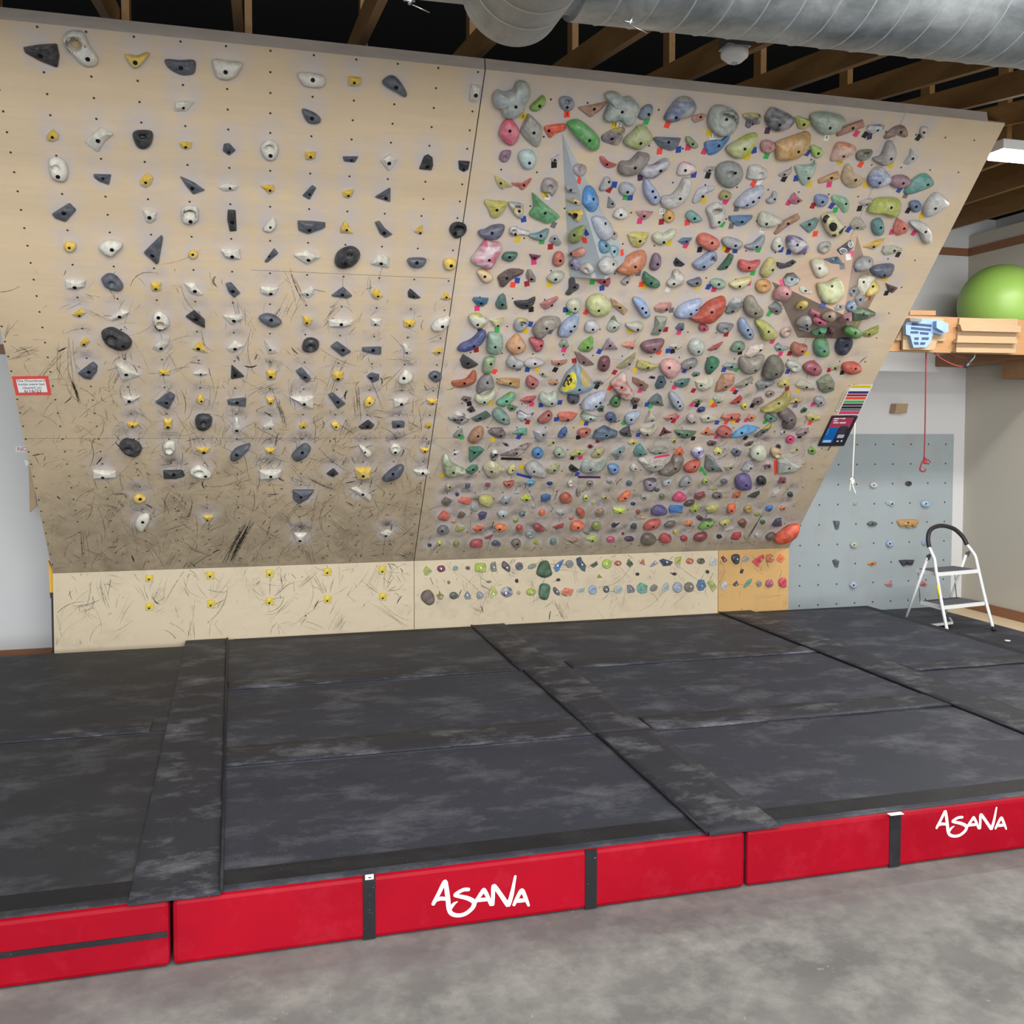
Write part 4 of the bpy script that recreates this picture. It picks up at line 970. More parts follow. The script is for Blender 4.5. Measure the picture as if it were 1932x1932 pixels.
HOLD_TABLE_R = """
@ 900 130 6.44
aab5b5,bcc4bb r 195,350 250,270 330,300 450,260 490,170 570,155 640,210 655,320 600,420 560,540 440,612 330,590 290,490 220,465 b473,463 ty560,575:6
7fa63a r 650,450 740,370 800,322 838,370 820,440 760,500 700,520 655,500 b762,453
8a9099 d 1000,410 1015,350 1080,335 1150,355 1185,420 1165,490 1090,515 1030,480 h1095,400,30 b1095,467 tr1092,548:3
b88a70 f 1220,475 1600,400 1500,510 1375,602 b1425,488
bfc6bc,9db0ae r 1560,330 1620,285 1720,300 1790,360 1870,345 1932,400 1990,480 1960,560 1890,690 1810,690 1740,620 1600,650 1545,610 1570,520 1610,420 b1765,525 ty1665,672:15 tw1725,680:2
d9667c r 270,770 320,650 390,610 450,640 515,750 500,860 430,932 350,910 280,830 b400,755
a5a59a f 530,750 600,600 640,555 740,650 795,720 790,870 740,968 640,910 545,800 b693,778
f05a30 f 815,730 850,695 1060,668 1088,700 1070,750 940,800 885,850 840,780 b875,752
5ca85a r 1100,680 1140,635 1230,622 1330,680 1470,810 1497,900 1480,970 1415,1003 1330,950 1180,800 b1368,870
c8bc55,6c5a6c f 1515,850 1550,795 1690,725 1780,720 1808,770 1740,915 1690,938 1550,895 b1640,850
b0b87a r 1780,890 1932,730 1955,700 2040,690 2110,770 2140,860 2050,930 1985,980 1900,970 b1990,905
8c6a80 d 270,1070 310,1000 410,992 405,1060 370,1120 320,1135 280,1110 h340,1080,22
b5d0cc r 505,1090 530,1010 600,985 680,1005 720,1090 700,1180 650,1220 570,1210 b638,1145
c9c4c4 f 895,1100 1000,1030 1000,1105 960,1135 915,1130 b948,1108 tk935,1163
ada0a5 d 1185,1190 1240,1150 1310,1165 1322,1230 1300,1290 1245,1308 1195,1260 h1240,1210,18 tr1240,1355
c0504a f 1495,1070 1540,1070 1600,1130 1695,1160 1680,1195 1600,1213 1535,1180 1500,1120 b1580,1160
8f857f r 1715,1215 1750,1140 1860,1130 1960,1030 2010,1020 2100,1050 2080,1130 1960,1270 1820,1305 1735,1275 b1922,1205
c4b863 f 215,1310 250,1310 340,1370 440,1435 350,1450 310,1475 270,1440 235,1380 b290,1390
cf6558 f 425,1385 540,1400 655,1330 660,1360 600,1440 545,1480 500,1440 440,1420 b570,1412
9c8f8c d 785,1420 830,1335 920,1335 985,1400 960,1490 910,1550 870,1500 790,1495 h885,1435,35 ty825,1522:7 tw858,1550:6
a39c9c f 1070,1430 1090,1415 1215,1500 1205,1515 1100,1510 b1140,1475
c9b07e f 1080,1580 1200,1575 1255,1630 1240,1665 1100,1620 b1200,1625
4a90d0 r 1310,1600 1320,1480 1360,1415 1395,1440 1460,1600 1440,1720 1390,1730 1325,1660 b1415,1583
e0c040 f 1088,1730 1260,1712 1280,1770 1240,1868 1190,1850 1140,1790 P28241f:1105,1762;1210,1752;1222,1790;1180,1835;1150,1800 b1205,1775
a9aaa8 r 1490,1440 1560,1320 1620,1330 1635,1380 1620,1430 1540,1480 1500,1480 b1605,1375 tb1668,1405 tR1605,1465
a4adb4 r 1725,1470 1760,1395 1830,1385 1905,1420 1925,1480 1880,1530 1770,1535 b1830,1498 tg1805,1555 tb1860,1560
8f9490 f 1580,1690 1600,1550 1640,1590 1685,1660 1670,1690 1620,1700 b1645,1640
d8d5cc r 1655,1780 1700,1710 1780,1690 1835,1745 1835,1790 1760,1825 1690,1815 b1750,1775
c4b83c f 90,1640 110,1595 220,1610 375,1630 330,1740 260,1810 180,1818 130,1700 b243,1715
9aa0ae,d0c08e d 380,1630 470,1625 555,1645 565,1720 560,1810 510,1815 440,1750 h490,1690,40 b515,1730 tb565,1825
5aa46a f 675,1530 700,1530 830,1650 1000,1790 990,1840 880,1895 790,1870 650,1800 650,1740 690,1680 b828,1752 ts930,1895
b4b9c8 r 1425,1800 1520,1790 1590,1850 1640,1990 1600,2080 1540,2080 1460,1950 b1560,1880
@ 1190 150 6.44
7d8b9c r 85,440 120,370 200,310 265,320 268,400 220,470 130,490 b220,425 tg190,505
b5b0a8,6a7aa0 r 415,460 490,340 580,240 700,215 790,290 795,370 720,450 620,470 510,520 425,500 b553,465 tr445,548
cf9585 f 740,490 760,440 860,415 930,430 880,500 780,535 b850,455
b3b9b0 d 942,480 1000,350 1110,318 1280,390 1325,500 1260,640 1160,690 1060,690 960,590 h1165,485,100 b1165,485 ty952,648 tw995,690:13
c8c85a,5a4a58 f 1365,450 1400,415 1580,430 1575,540 1480,560 1440,600 1400,570 1410,500 b1480,540
a2a2a6,55555a r 1640,480 1680,390 1740,345 1900,410 2000,480 1960,560 1880,610 1770,632 1680,580 b1810,552 tv1660,620
5c6b7a f 272,725 310,705 622,718 590,800 540,860 490,875 350,830 b462,762 tr350,870 tb580,850
8a9a6a r 668,720 690,692 740,710 820,800 800,835 740,830 680,770 b755,785 tp697,822
4a84bb f 900,780 1000,745 1110,740 1180,680 1208,685 1200,730 1090,870 980,932 930,900 b1072,805 tp893,870
b9c43a,c4c990 r 1165,840 1290,760 1430,680 1540,660 1530,740 1470,850 1420,920 1320,960 1220,935 b1388,845 tb1498,860 ty1420,940
b8837c d 1575,820 1600,750 1680,740 1755,780 1755,850 1680,898 1600,880 h1680,840,18 tg1650,925
c9a060 r 1775,940 1850,800 1920,740 2060,670 2175,650 2190,720 2150,850 2040,940 1920,980 1800,985 b2040,880
7f7f92,c0c0c8 r 95,1120 160,1050 260,1055 400,975 470,975 465,1060 370,1130 280,1195 160,1185 b365,1110 tv115,1190
d890a0,e0d8d0 r 565,1140 600,1040 660,1005 760,1040 800,1110 720,1150 600,1165 b665,1105 tb765,1155
b0a8a0 f 885,1115 930,1060 1035,1060 1030,1090 960,1135 b960,1105 tk937,1165
8c918c d 1035,1160 1080,1040 1220,998 1340,1050 1370,1160 1320,1260 1210,1322 1090,1275 h1200,1150,50 b1272,1137
c8c6c0 d 1420,1160 1450,1060 1560,1045 1660,1110 1655,1190 1560,1215 1420,1205 h1570,1160,40 tr1490,1262 tw1555,1245
b4a8a0 f 1790,1165 1850,1130 1932,1090 1960,1060 1960,1130 1900,1185 1820,1190 b1870,1155 tk1862,1205
a4b0d8 r 155,1330 165,1230 200,1205 250,1260 350,1400 360,1480 310,1530 240,1500 180,1420 b268,1360 b300,1432
d3d0cb r 365,1490 400,1440 500,1420 600,1310 650,1210 720,1205 745,1260 720,1380 640,1490 520,1560 420,1570 b602,1450 tw382,1600:12
c4c4cc f 750,1490 800,1370 880,1310 1010,1300 1020,1340 900,1400 850,1480 790,1515 b878,1420 ty885,1465
9c9458 r 1075,1410 1130,1348 1220,1380 1225,1420 1170,1465 1085,1455 b1162,1422 tp1155,1480
b8bdd0 r 1262,1525 1370,1400 1480,1330 1615,1295 1610,1380 1530,1500 1430,1560 1330,1550 b1490,1487 b1415,1523 b1557,1433 ts1285,1568
a8acb4 r 1648,1470 1700,1430 1740,1360 1780,1385 1780,1450 1740,1500 1670,1505 b1750,1455
c48a88 f 60,1610 160,1600 278,1610 230,1670 170,1715 100,1670 b165,1660 tp110,1718
d0a040 r 395,1690 440,1600 495,1595 540,1650 510,1720 450,1740 b473,1682 tR372,1728
6a9c98 r 668,1670 700,1605 770,1605 870,1695 850,1725 730,1730 b777,1690 tr685,1738
cfcdc4 o 920,1580 1000,1510 1090,1505 1150,1590 1140,1700 1070,1790 980,1805 960,1700 h1050,1600,48 b1075,1735 tg1110,1758
5a84ac f 1195,1665 1350,1655 1490,1655 1480,1690 1390,1770 1300,1790 1200,1720 b1355,1730 ts1222,1778
c9c9b4 r 1548,1700 1590,1620 1660,1620 1830,1700 1830,1740 1740,1780 1640,1790 1560,1770 b1652,1755 tw1600,1825:10
@ 1480 170 5.682
b8be50 f 112,300 160,280 290,330 285,400 220,430 150,420 b210,370 tr213,472
a9b8a8 r 285,290 340,250 470,245 620,280 660,330 620,390 560,450 470,480 380,460 300,370 b490,408 tw450,508:4
b58268 f 560,490 590,420 700,370 850,320 872,400 700,460 570,508 b735,408 tp770,465
7a8a94,d0d4d4 f 885,430 900,380 1030,370 1082,380 1060,440 950,480 b1000,430 tk865,478 tv912,495
8a7060 f 1070,510 1150,420 1250,380 1310,410 1332,490 1290,512 1190,480 1110,530 b1250,452
cfc0b4 r 1455,470 1470,400 1540,400 1530,450 1490,520 b1497,455 tk1435,508
a2c456 r 280,620 310,592 400,630 412,690 360,732 300,700 b365,680 tb245,672
d98860,e0b8a8 f 500,755 520,680 575,570 690,575 775,620 760,680 620,760 520,770 b637,710 ty590,770:11
78786a d 770,700 810,650 935,640 940,690 870,750 790,755 h870,690,32 tr817,795
a8a4a0 r 955,740 1040,710 1110,560 1170,565 1205,680 1160,770 1070,815 1000,785 b1145,738 ty1138,805
b9c4bc f 1280,790 1345,700 1360,625 1390,690 1440,710 1400,770 1330,808 b1378,735
a4bfae f 115,830 150,810 300,800 330,755 350,790 320,890 260,1010 215,1035 170,990 130,880 b262,945 tb125,945 ty270,1005
cf9a62 f 365,960 580,870 605,950 370,1012 b505,942 tp480,1010
c4a880 f 615,960 640,860 680,800 720,820 740,900 880,960 860,1000 780,1055 680,1045 b765,965 ty875,1015
c4c8cc,8090b8 r 900,960 950,870 1010,830 1090,860 1155,960 1110,1010 1000,1045 920,1030 b1022,995
96707c r 1130,980 1190,925 1300,920 1358,970 1330,1025 1240,1050 1160,1035 b1275,1000 tb1232,1068
5a9a90 f 1295,1080 1380,970 1480,905 1560,920 1612,1000 1560,1050 1420,1105 1310,1128 b1538,1015 ts1298,1128
b8687c f 45,1190 80,1130 115,1100 150,1150 205,1190 140,1230 70,1222 b148,1190 tp45,1205
7888b0 r 325,1180 345,1130 420,1125 475,1150 450,1220 400,1250 340,1235 b410,1200 tR305,1238
86c09a f 510,1160 545,1130 660,1160 700,1220 680,1310 640,1320 590,1250 530,1210 b660,1220 tb505,1240 tg545,1285
c8bcb4 f 805,1200 870,1170 950,1160 945,1210 870,1250 815,1230 b885,1225 tk805,1268
b0b850 r 900,1290 980,1180 1120,1160 1240,1180 1250,1290 1200,1362 1120,1340 1020,1305 920,1310 b1147,1260
5a7090 r 1340,1240 1360,1195 1440,1190 1475,1250 1430,1305 1370,1300 b1415,1250 tk1325,1290
c9c8c4 r 1490,1300 1550,1180 1640,1105 1720,1150 1770,1210 1700,1260 1600,1330 1520,1360 b1620,1270 ty1472,1350
b58868 f -60,1470 -40,1420 150,1325 178,1380 0,1490 -90,1560 -110,1540 b40,1432
6f948c f 165,1450 340,1370 378,1390 340,1480 265,1542 b270,1440 tr330,1540
d8d0a0 r 405,1400 420,1350 520,1315 590,1390 650,1480 600,1550 530,1578 460,1530 P262420:478,1465;490,1430;525,1418;560,1435;565,1475;545,1510;505,1512 P302c28:408,1400;425,1350;465,1335;470,1370;440,1430 P302c28:585,1520;640,1470;648,1485;600,1548 P302c28:500,1555;560,1545;540,1575;520,1572 b470,1365
b0a898 f 705,1450 770,1365 830,1380 890,1470 850,1505 720,1490 b785,1475 tb685,1495
4f8888 r 940,1430 970,1390 1040,1380 1070,1470 1050,1550 980,1557 945,1510 b1035,1475
d8705c f 1165,1520 1180,1450 1215,1372 1290,1420 1345,1470 1310,1540 1210,1572 b1285,1485 tp1150,1520
c4c4c0 r 1345,1430 1420,1400 1520,1440 1580,1540 1570,1630 1520,1650 1480,1610 1440,1510 b1515,1520 tp1385,1530
6a5a88,c8c8c8 r 25,1640 50,1570 180,1590 270,1680 240,1740 140,1758 60,1720 b140,1660 tb45,1735
a5a296 d 360,1700 400,1640 490,1630 500,1680 440,1750 380,1740 h435,1690,28
50545c f 560,1710 715,1600 745,1680 700,1730 610,1768 Pc8ccd0:680,1640;700,1620;735,1630;742,1665;720,1690;690,1680 P585c62:690,1645;705,1632;728,1640;732,1662;715,1678;695,1670 Pc8ccd0:590,1710;620,1690;660,1700;675,1730;640,1758;600,1745 P30343a:600,1712;625,1700;655,1708;660,1730;635,1748;608,1738 b670,1680 tw685,1790 tp718,1755
d8b040 f 840,1680 1000,1610 1085,1590 1040,1640 960,1715 870,1690 b960,1680
b4b49c f 1045,1740 1070,1670 1180,1670 1280,1710 1200,1750 1080,1775 b1180,1722 tk1218,1762
d0ccb0 r 280,1860 310,1810 420,1815 480,1930 450,1990 350,2010 b378,1912
4f6f88 f 415,1810 575,1780 640,1870 520,1860 b550,1810 ts620,1890
a0a0a4 r 775,1870 840,1790 915,1785 930,1860 880,1930 800,1940 b910,1835 tb768,1915
d8a868 r -90,600 -60,560 175,480 178,560 160,690 80,745 0,750 -80,740 b115,672
@ 850 410 7.43
5a5d72 r 390,205 480,180 600,120 755,115 740,220 660,300 520,315 415,270 b585,220
9a98a8,d0ccc8 d 820,210 840,145 920,130 990,170 1110,205 1100,250 1000,230 900,260 840,250 h885,200,35 b910,240 ty940,308
6a9094 r 1092,260 1130,240 1240,220 1350,165 1385,180 1340,300 1270,325 1160,300 b1268,262 tg1280,335
8f9898 f 1380,340 1420,270 1480,250 1560,360 1540,400 1490,412 b1460,300 tR1400,410
8c9c40 r 1655,290 1680,210 1740,160 1850,120 1880,150 1855,260 1790,350 1720,365 1670,335 b1735,250 tb1900,215 tr1880,320
d0708c,dcc8cc r 290,620 370,490 500,325 600,360 710,370 710,470 640,610 550,730 420,690 b545,602
3a6655 r 722,560 765,500 850,490 940,500 920,570 840,620 740,595 b830,560
7a3040 f 1100,515 1200,530 1278,540 1210,600 1140,600 b1180,570 tp1168,625
b8604c r 1435,600 1460,520 1530,480 1590,530 1590,640 1510,690 1440,660 b1540,610
cc8068 r 1655,510 1740,460 1840,430 1885,480 1850,550 1740,550 1670,530 b1690,515
8c84a0 f 1655,680 1665,610 1730,575 1810,620 1815,710 1780,755 1700,740 b1700,670
d4b47c r 370,780 400,735 500,740 590,820 590,880 520,920 440,890 b482,832
5f4c4c f 662,850 740,780 850,730 1030,750 1000,810 860,880 760,980 700,985 680,920 b790,855 tb935,885 tr875,945
8c8078 f 1060,800 1080,735 1130,735 1200,850 1200,910 1130,920 1065,860 b1138,868 tR1070,930
a4a894 r 1355,850 1440,770 1560,760 1600,810 1530,900 1440,920 1375,890 b1475,872 ty1385,935
44464a f 1610,1080 1660,1000 1665,870 1740,860 1760,930 1805,950 1800,1010 1720,1060 1665,1105 b1740,980
246080 f 303,1160 330,1125 540,1140 520,1210 450,1258 370,1245 b432,1208 tp372,1275
4c7066 f 630,1210 680,1110 740,1070 775,1110 805,1295 680,1300 640,1270 b728,1225
303236 f 893,1190 960,1175 1080,1170 1190,1120 1180,1210 1110,1285 1010,1295 920,1250 b1068,1240 tk1130,1290
b87470 f 1255,1220 1340,1170 1500,1110 1520,1140 1400,1270 1330,1305 1280,1265 b1420,1235
b4b898 r 1625,1240 1680,1160 1800,1150 1830,1240 1800,1310 1730,1340 1650,1300 b1748,1285 tb1612,1295 tg1655,1330
b4ac50,c8ccbc r 258,1430 280,1370 400,1355 510,1430 490,1510 410,1560 320,1530 b382,1508 tv412,1565
d4cc90 f 540,1440 640,1440 740,1395 740,1480 690,1540 640,1560 590,1510 b665,1522 tg650,1580
b0a858,8a8f98 d 885,1530 920,1440 980,1415 1080,1440 1095,1500 1010,1600 930,1605 h1010,1480,40 b1000,1520 tb1118,1495 ty1048,1590
8c8478 r 1148,1600 1200,1500 1320,1410 1500,1410 1550,1460 1520,1510 1370,1570 1290,1680 1200,1690 b1350,1560 ts1395,1600
9aaac8 r 1505,1650 1560,1510 1740,1370 1790,1335 1805,1400 1780,1520 1700,1620 1600,1690 b1740,1530 b1688,1598
4a5288 r 95,1850 150,1790 300,1720 420,1600 495,1600 500,1680 420,1780 270,1860 130,1880 b330,1810 tR360,1858
84a490 r 515,1880 525,1650 600,1620 720,1650 735,1780 700,1900 600,1925 b628,1820
cc9464 r 790,1790 860,1700 950,1650 1050,1780 1050,1850 980,1905 870,1910 800,1860 b962,1832
b04c54 r 1100,1720 1150,1690 1290,1720 1310,1790 1270,1860 1200,1890 1150,1820 b1270,1800
909c88 f 1520,1780 1560,1720 1620,1720 1670,1800 1650,1835 1540,1825 b1590,1800 tp1590,1855
6fa438 f 1790,1850 1850,1760 1980,1670 2005,1700 2000,1850 1940,1900 1830,1890 b1925,1825
@ 1100 410 7.43
b4aca4 f 358,240 400,180 470,200 490,270 460,320 400,290 b440,230
4f88a4 r 238,370 270,320 350,370 370,450 340,500 265,490 b325,400
8fb4bc f 385,400 440,385 510,450 500,530 440,570 400,500 b440,480 b510,460 tr545,495
bcbcb8 r 250,640 330,540 430,580 470,660 440,740 360,810 290,780 255,710 b425,660
b8b0a8 d -60,700 60,640 150,720 140,780 80,800 0,770 h60,730,28 tw145,810
c8bc50 f 625,250 700,210 935,225 880,370 800,440 700,420 650,330 b800,335
c4c8a8 r 975,270 1050,220 1130,240 1240,180 1310,180 1290,250 1200,320 1110,390 1000,350 b1135,350 ty1200,362
5a7894 f 1330,340 1400,290 1540,290 1480,370 1400,385 b1450,340 tp1440,392
cc6450 r 1597,330 1640,250 1740,235 1890,310 1920,390 1850,455 1740,462 1640,400 b1810,360 tk1635,452
cc8058 r 455,740 560,620 700,520 850,475 895,540 880,640 800,740 700,800 560,800 b735,695 ts775,785
80687c r 935,690 980,540 1040,505 1095,560 1090,670 1030,740 960,740 b1047,660
24242e f 1268,640 1310,565 1350,600 1435,665 1380,700 1290,690 b1318,630
8a9ab8 o 1535,660 1660,560 1790,475 1870,500 1880,590 1780,680 1700,740 1600,735 h1815,580,38 b1697,695
2c6c4c r 835,840 870,765 950,820 1070,900 1080,960 1020,995 900,960 845,900 b957,925 tr818,938 ty862,972
b4a898,d0ccc4 r 1180,920 1250,850 1265,770 1330,735 1410,820 1420,910 1370,950 1220,985 b1275,935 tw1190,1008
666874 r 1462,910 1560,870 1640,845 1670,900 1640,950 1530,968 b1600,925 ty1608,975
84a08c r 1780,920 1840,870 1930,870 2000,910 2000,960 1940,1000 1840,990 b1905,940 tb1755,975 tp1835,1010
b44858 f 160,885 300,870 385,855 390,920 350,985 260,950 b300,905 tg130,905 tb265,990
a49c98 r 530,910 590,850 650,820 660,880 600,950 b620,910
c0c484 r 50,1220 110,1120 260,1090 350,1150 410,1230 380,1320 260,1385 120,1370 60,1300 b222,1310 tr42,1328
c09868 f 388,1135 460,1170 640,1305 585,1385 410,1240 b520,1265
8ca8d0 r 700,1170 740,1120 850,1170 940,1310 940,1390 870,1415 790,1330 b835,1275 b882,1335
bc8478 f 1000,1270 1080,1210 1240,1200 1250,1240 1210,1310 1110,1350 1015,1320 b1170,1290 ts1238,1300
9cacd0 r 1285,1360 1400,1230 1640,1150 1655,1200 1600,1330 1480,1400 1340,1410 b1515,1357 b1590,1300
b84c38 r 1480,1390 1620,1330 1780,1200 1950,1130 1990,1130 2010,1190 1960,1330 1820,1460 1680,1490 1550,1460 b1808,1332
b8b8bc r 22,1560 60,1470 170,1455 225,1510 200,1590 100,1612 40,1600 b140,1575
6a7c5c,c8ccc0 f 338,1540 380,1460 440,1385 490,1480 550,1515 490,1590 420,1620 350,1590 b440,1545
b0ae9c r 600,1500 700,1480 800,1470 850,1510 820,1590 720,1600 640,1560 b770,1575 ty658,1590
8c9480 f 955,1660 1010,1540 1020,1390 1190,1405 1150,1560 1060,1670 b1078,1585 tR1158,1572
5c6474 f 1295,1550 1350,1490 1420,1490 1420,1570 1380,1600 1310,1580 b1385,1570 tp1345,1610
b4485c r 1622,1540 1660,1500 1740,1520 1765,1570 1700,1600 1640,1585 b1700,1570
7c9cb0 f 1885,1560 1930,1500 1990,1510 2000,1580 1940,1615 1890,1600 b1950,1580
9c848c f 265,1860 340,1720 370,1700 430,1770 500,1860 b380,1800 tb228,1880
d4886c f 540,1800 620,1750 730,1755 720,1850 660,1850 b690,1830
785058 r 812,1800 900,1745 1130,1715 1120,1800 1040,1880 920,1905 840,1870 b1005,1850 tr1065,1890
c8c0ac f 1210,1810 1330,1760 1400,1800 1360,1850 1270,1855 b1300,1825 tb1190,1870 tk1255,1875
b0bab0 r 1480,1830 1520,1740 1610,1710 1700,1770 1700,1870 1640,1930 1530,1925 b1622,1885
b8584c f 1740,1865 1840,1800 1975,1740 1900,1840 1800,1880 b1860,1845
@ 1340 410 4.83
9898a0 r 108,210 150,185 240,200 300,240 270,290 190,285 125,255 b232,260 ty130,280 tR158,297 tb228,302
8894a0 r 315,265 390,240 460,180 500,170 490,230 440,280 370,300 b425,270 tg440,295
c8c8b8 r 562,260 590,200 640,180 660,220 650,280 600,315 570,295 b630,262 tb645,295
3c6c50 f 62,480 130,400 180,330 220,350 195,420 150,480 90,490 b150,452
cc5450 r 257,430 280,390 370,410 460,395 430,450 370,490 290,490 260,465 b355,460 tg388,505
c4b868 r 457,510 490,430 550,370 590,390 590,460 540,530 490,552 b570,480
4c4a4a f 608,410 680,430 760,390 790,410 740,450 640,475 610,450 b750,415
58605c,b0b8b8 f 660,560 700,510 760,500 825,560 800,610 720,640 680,620 b745,565 tp655,590
d0c880 r 178,605 260,570 370,545 370,580 310,630 240,650 195,635 b270,630 tp350,600
c89040 d 415,625 440,580 500,568 555,600 545,660 490,690 430,675 h488,628,18
c88888 r 570,690 620,640 690,645 740,690 720,740 650,755 585,735 b700,700
b4b8b0,60686c f 135,870 180,780 230,735 290,740 300,810 250,870 160,890 b205,858
8c8474 r 305,800 340,730 400,725 440,800 490,860 460,910 380,915 320,870 b415,875
7a7c78 f 535,820 600,770 660,810 655,870 620,895 550,860 b605,855 tg535,880
78787a d 65,1000 100,965 210,975 200,1010 140,1055 75,1040 h135,1020,20 tR145,1065
8498bc r 258,960 300,915 360,990 400,1060 380,1115 320,1100 270,1040 b345,1027 b365,1070
b0b05c r 412,960 440,935 530,970 610,1050 600,1100 550,1120 480,1110 450,1030 b533,1042 tp565,1130
bc9c90 d 638,1050 680,1005 735,1010 735,1060 690,1095 650,1085 h700,1045,20
d8d4c0 f 1375,560 1420,525 1490,540 1500,600 1450,640 1400,720 1365,640 b1400,590
d4bc4c r 1450,640 1460,590 1500,575 1530,640 1500,700 1440,720 b1485,630 tR1455,730
585c70 r 1462,480 1520,445 1660,430 1680,460 1640,530 1560,555 1490,530 b1590,530 ty1595,560
5c4440 f 1600,600 1640,620 1715,645 1665,695 1625,680 b1660,660 tk1605,690
3c5c40 f 1295,950 1310,870 1390,835 1510,860 1500,885 1400,920 1340,950 b1400,880 ty1340,955
447c38 r 1238,1060 1270,1010 1330,1005 1375,1040 1350,1080 1280,1100 b1325,1055
9ca030 f 1375,1060 1440,1030 1545,985 1540,1050 1460,1095 1400,1090 b1450,1065
2c3448 o 1140,1190 1170,1110 1240,1090 1300,1120 1290,1180 1240,1250 1170,1255 h1228,1172,22
5c9c58,48886c r 945,1160 980,1110 1060,1110 1085,1200 1080,1250 1020,1275 960,1250 b1040,1222
9c9894 r v 780,950 830,910 900,910 930,960 900,1000 800,975 b880,985
8c8c94 f v 790,1005 920,1010 910,1050 830,1030 b885,1020
3c8c60 f 920,1060 1000,1020 1070,1025 1040,1075 950,1080 b1000,1055
6c3c40 f 1045,1060 1090,1010 1140,1015 1130,1060 1100,1100 1060,1085 b1090,1055
c8b030 r v 777,805 820,770 880,775 890,810 840,835 790,828 b825,820
c07080 f v 893,870 920,840 1000,880 995,910 930,900 b960,890
a88c78 r v 1010,900 1060,870 1130,870 1150,910 1120,945 1050,930 b1090,905
b44868 r v 930,930 970,915 1060,950 1050,985 990,980 b1000,960
a87078 f v 1165,950 1210,905 1290,880 1295,950 1200,965 b1250,930
c4c4b4 f v 808,640 830,620 880,670 945,685 920,700 840,695 815,670 b870,670
c8cc94 r v 975,600 1060,590 1160,545 1215,610 1225,700 1170,770 1110,795 1030,770 985,690 b1110,628 tb1030,790
a4acac f v 1130,830 1160,795 1240,800 1220,835 1160,855 b1185,815
6c88a4 r v 1250,810 1290,760 1325,800 1310,850 1270,860 b1290,820
84888c f v 1330,740 1360,685 1405,740 1400,790 1350,810 b1370,750
84848c f v 1280,690 1300,640 1345,620 1340,680 1300,725 b1310,670
@ 820 640 7.43
38383a f 355,300 400,220 470,260 620,360 560,400 460,428 390,400 b470,340
849c70 r 675,380 700,280 760,250 850,260 840,320 790,370 800,440 750,490 680,470 b790,350 tr840,452
a0a0a0 r 1010,310 1080,220 1160,290 1250,330 1230,390 1130,410 1030,380 b1115,375 ts1175,410
b4acb0 r 1250,350 1330,280 1460,275 1535,320 1480,360 1340,400 b1410,345 tb1300,425 ty1440,410
b88068 f 1635,300 1740,310 1865,285 1860,330 1740,390 1650,360 b1740,345 tk1690,425
b4b08c f 1465,480 1500,450 1600,520 1560,548 1490,520 b1515,490
b85c34 f 248,600 400,580 480,530 540,450 580,460 595,560 540,640 370,690 260,670 b420,620
7c7878 r 590,700 620,590 700,510 790,510 830,600 830,680 740,690 650,730 600,760 b740,610
b08848 f 870,620 920,550 1200,560 1195,695 880,635 b1062,620
a05450 r 1280,600 1310,525 1370,525 1465,600 1410,685 1340,688 1295,650 b1378,632
c08860 f 1600,610 1640,565 1750,600 1720,645 1620,650 b1690,628
c4c8a8 r 565,850 600,780 690,800 820,725 855,750 820,830 720,905 620,895 b700,885 ty785,888
68a048,4f9c7c r 865,890 960,820 1070,750 1130,770 1110,840 1010,920 930,945 b1010,870
b4504c f 1195,860 1300,810 1440,795 1380,880 1280,910 b1330,875 tp1360,910
a8b8a8 r 1460,830 1510,750 1600,790 1700,740 1730,820 1720,900 1620,940 1510,910 b1645,905 tb1490,922 tb1755,885
6c5c5c f 370,840 410,800 520,820 500,880 440,890 b440,850 tk485,905
38343a f 450,990 530,935 580,1010 500,1038 b510,1000
5c7c48 f 1015,965 1060,915 1160,950 1130,1000 1060,1020 b1085,970
d0ccc4,38383a f 185,1120 310,1020 400,1050 500,1120 480,1160 380,1210 300,1180 b380,1130 b285,1130
3c5850 f 510,1120 610,1070 730,1010 795,1080 700,1130 590,1170 b640,1110
6c8c80 r 808,1050 850,980 930,985 1030,1070 1055,1190 950,1180 850,1120 b968,1125
34487c,e0e0e0 f 1150,1030 1200,1000 1290,1060 1400,1040 1340,1110 1240,1155 1170,1110 b1270,1120 tR1305,1160
a05450 r 1450,1130 1530,1050 1610,1005 1655,1060 1620,1130 1500,1180 b1600,1070
cc644c f 1720,1070 1760,1030 1930,1030 2010,1050 1960,1120 1880,1165 1750,1150 b1870,1132 tb1705,1120
889484 f 260,1350 320,1280 390,1250 405,1350 340,1390 270,1385 b345,1345 tg380,1375
a0724c r 475,1390 540,1280 640,1230 690,1270 670,1370 560,1455 490,1445 b610,1360
6c5c60 f 750,1300 800,1250 950,1250 1010,1340 960,1400 860,1385 780,1340 b925,1355 ty815,1410
58987c f 1085,1320 1180,1260 1300,1250 1300,1350 1200,1350 b1220,1330 tb1178,1370
a8a8a8 f 1385,1290 1450,1260 1590,1280 1590,1340 1530,1380 1480,1450 1430,1420 b1525,1340
405c90 r 1730,1350 1780,1270 1840,1235 1865,1290 1830,1360 1750,1375 b1815,1338
5c484c f 945,1450 1020,1460 1050,1505 1000,1500 b1000,1480
c0b450 f 1565,1500 1630,1440 1690,1420 1690,1460 1620,1500 b1665,1450
dcd8d0 f 235,1635 280,1580 350,1570 320,1620 b285,1612
3c7860 f 480,1520 640,1515 705,1560 600,1660 495,1745 b560,1590
d4d0c8,202020 r 785,1640 800,1580 860,1555 895,1590 880,1670 830,1710 795,1690 b855,1620
c8ccb8,6c4c50 f 900,1640 1100,1570 1250,1480 1370,1460 1250,1590 1150,1650 b1150,1600 Tk:930,1655;1225,1665;1222,1698;930,1690
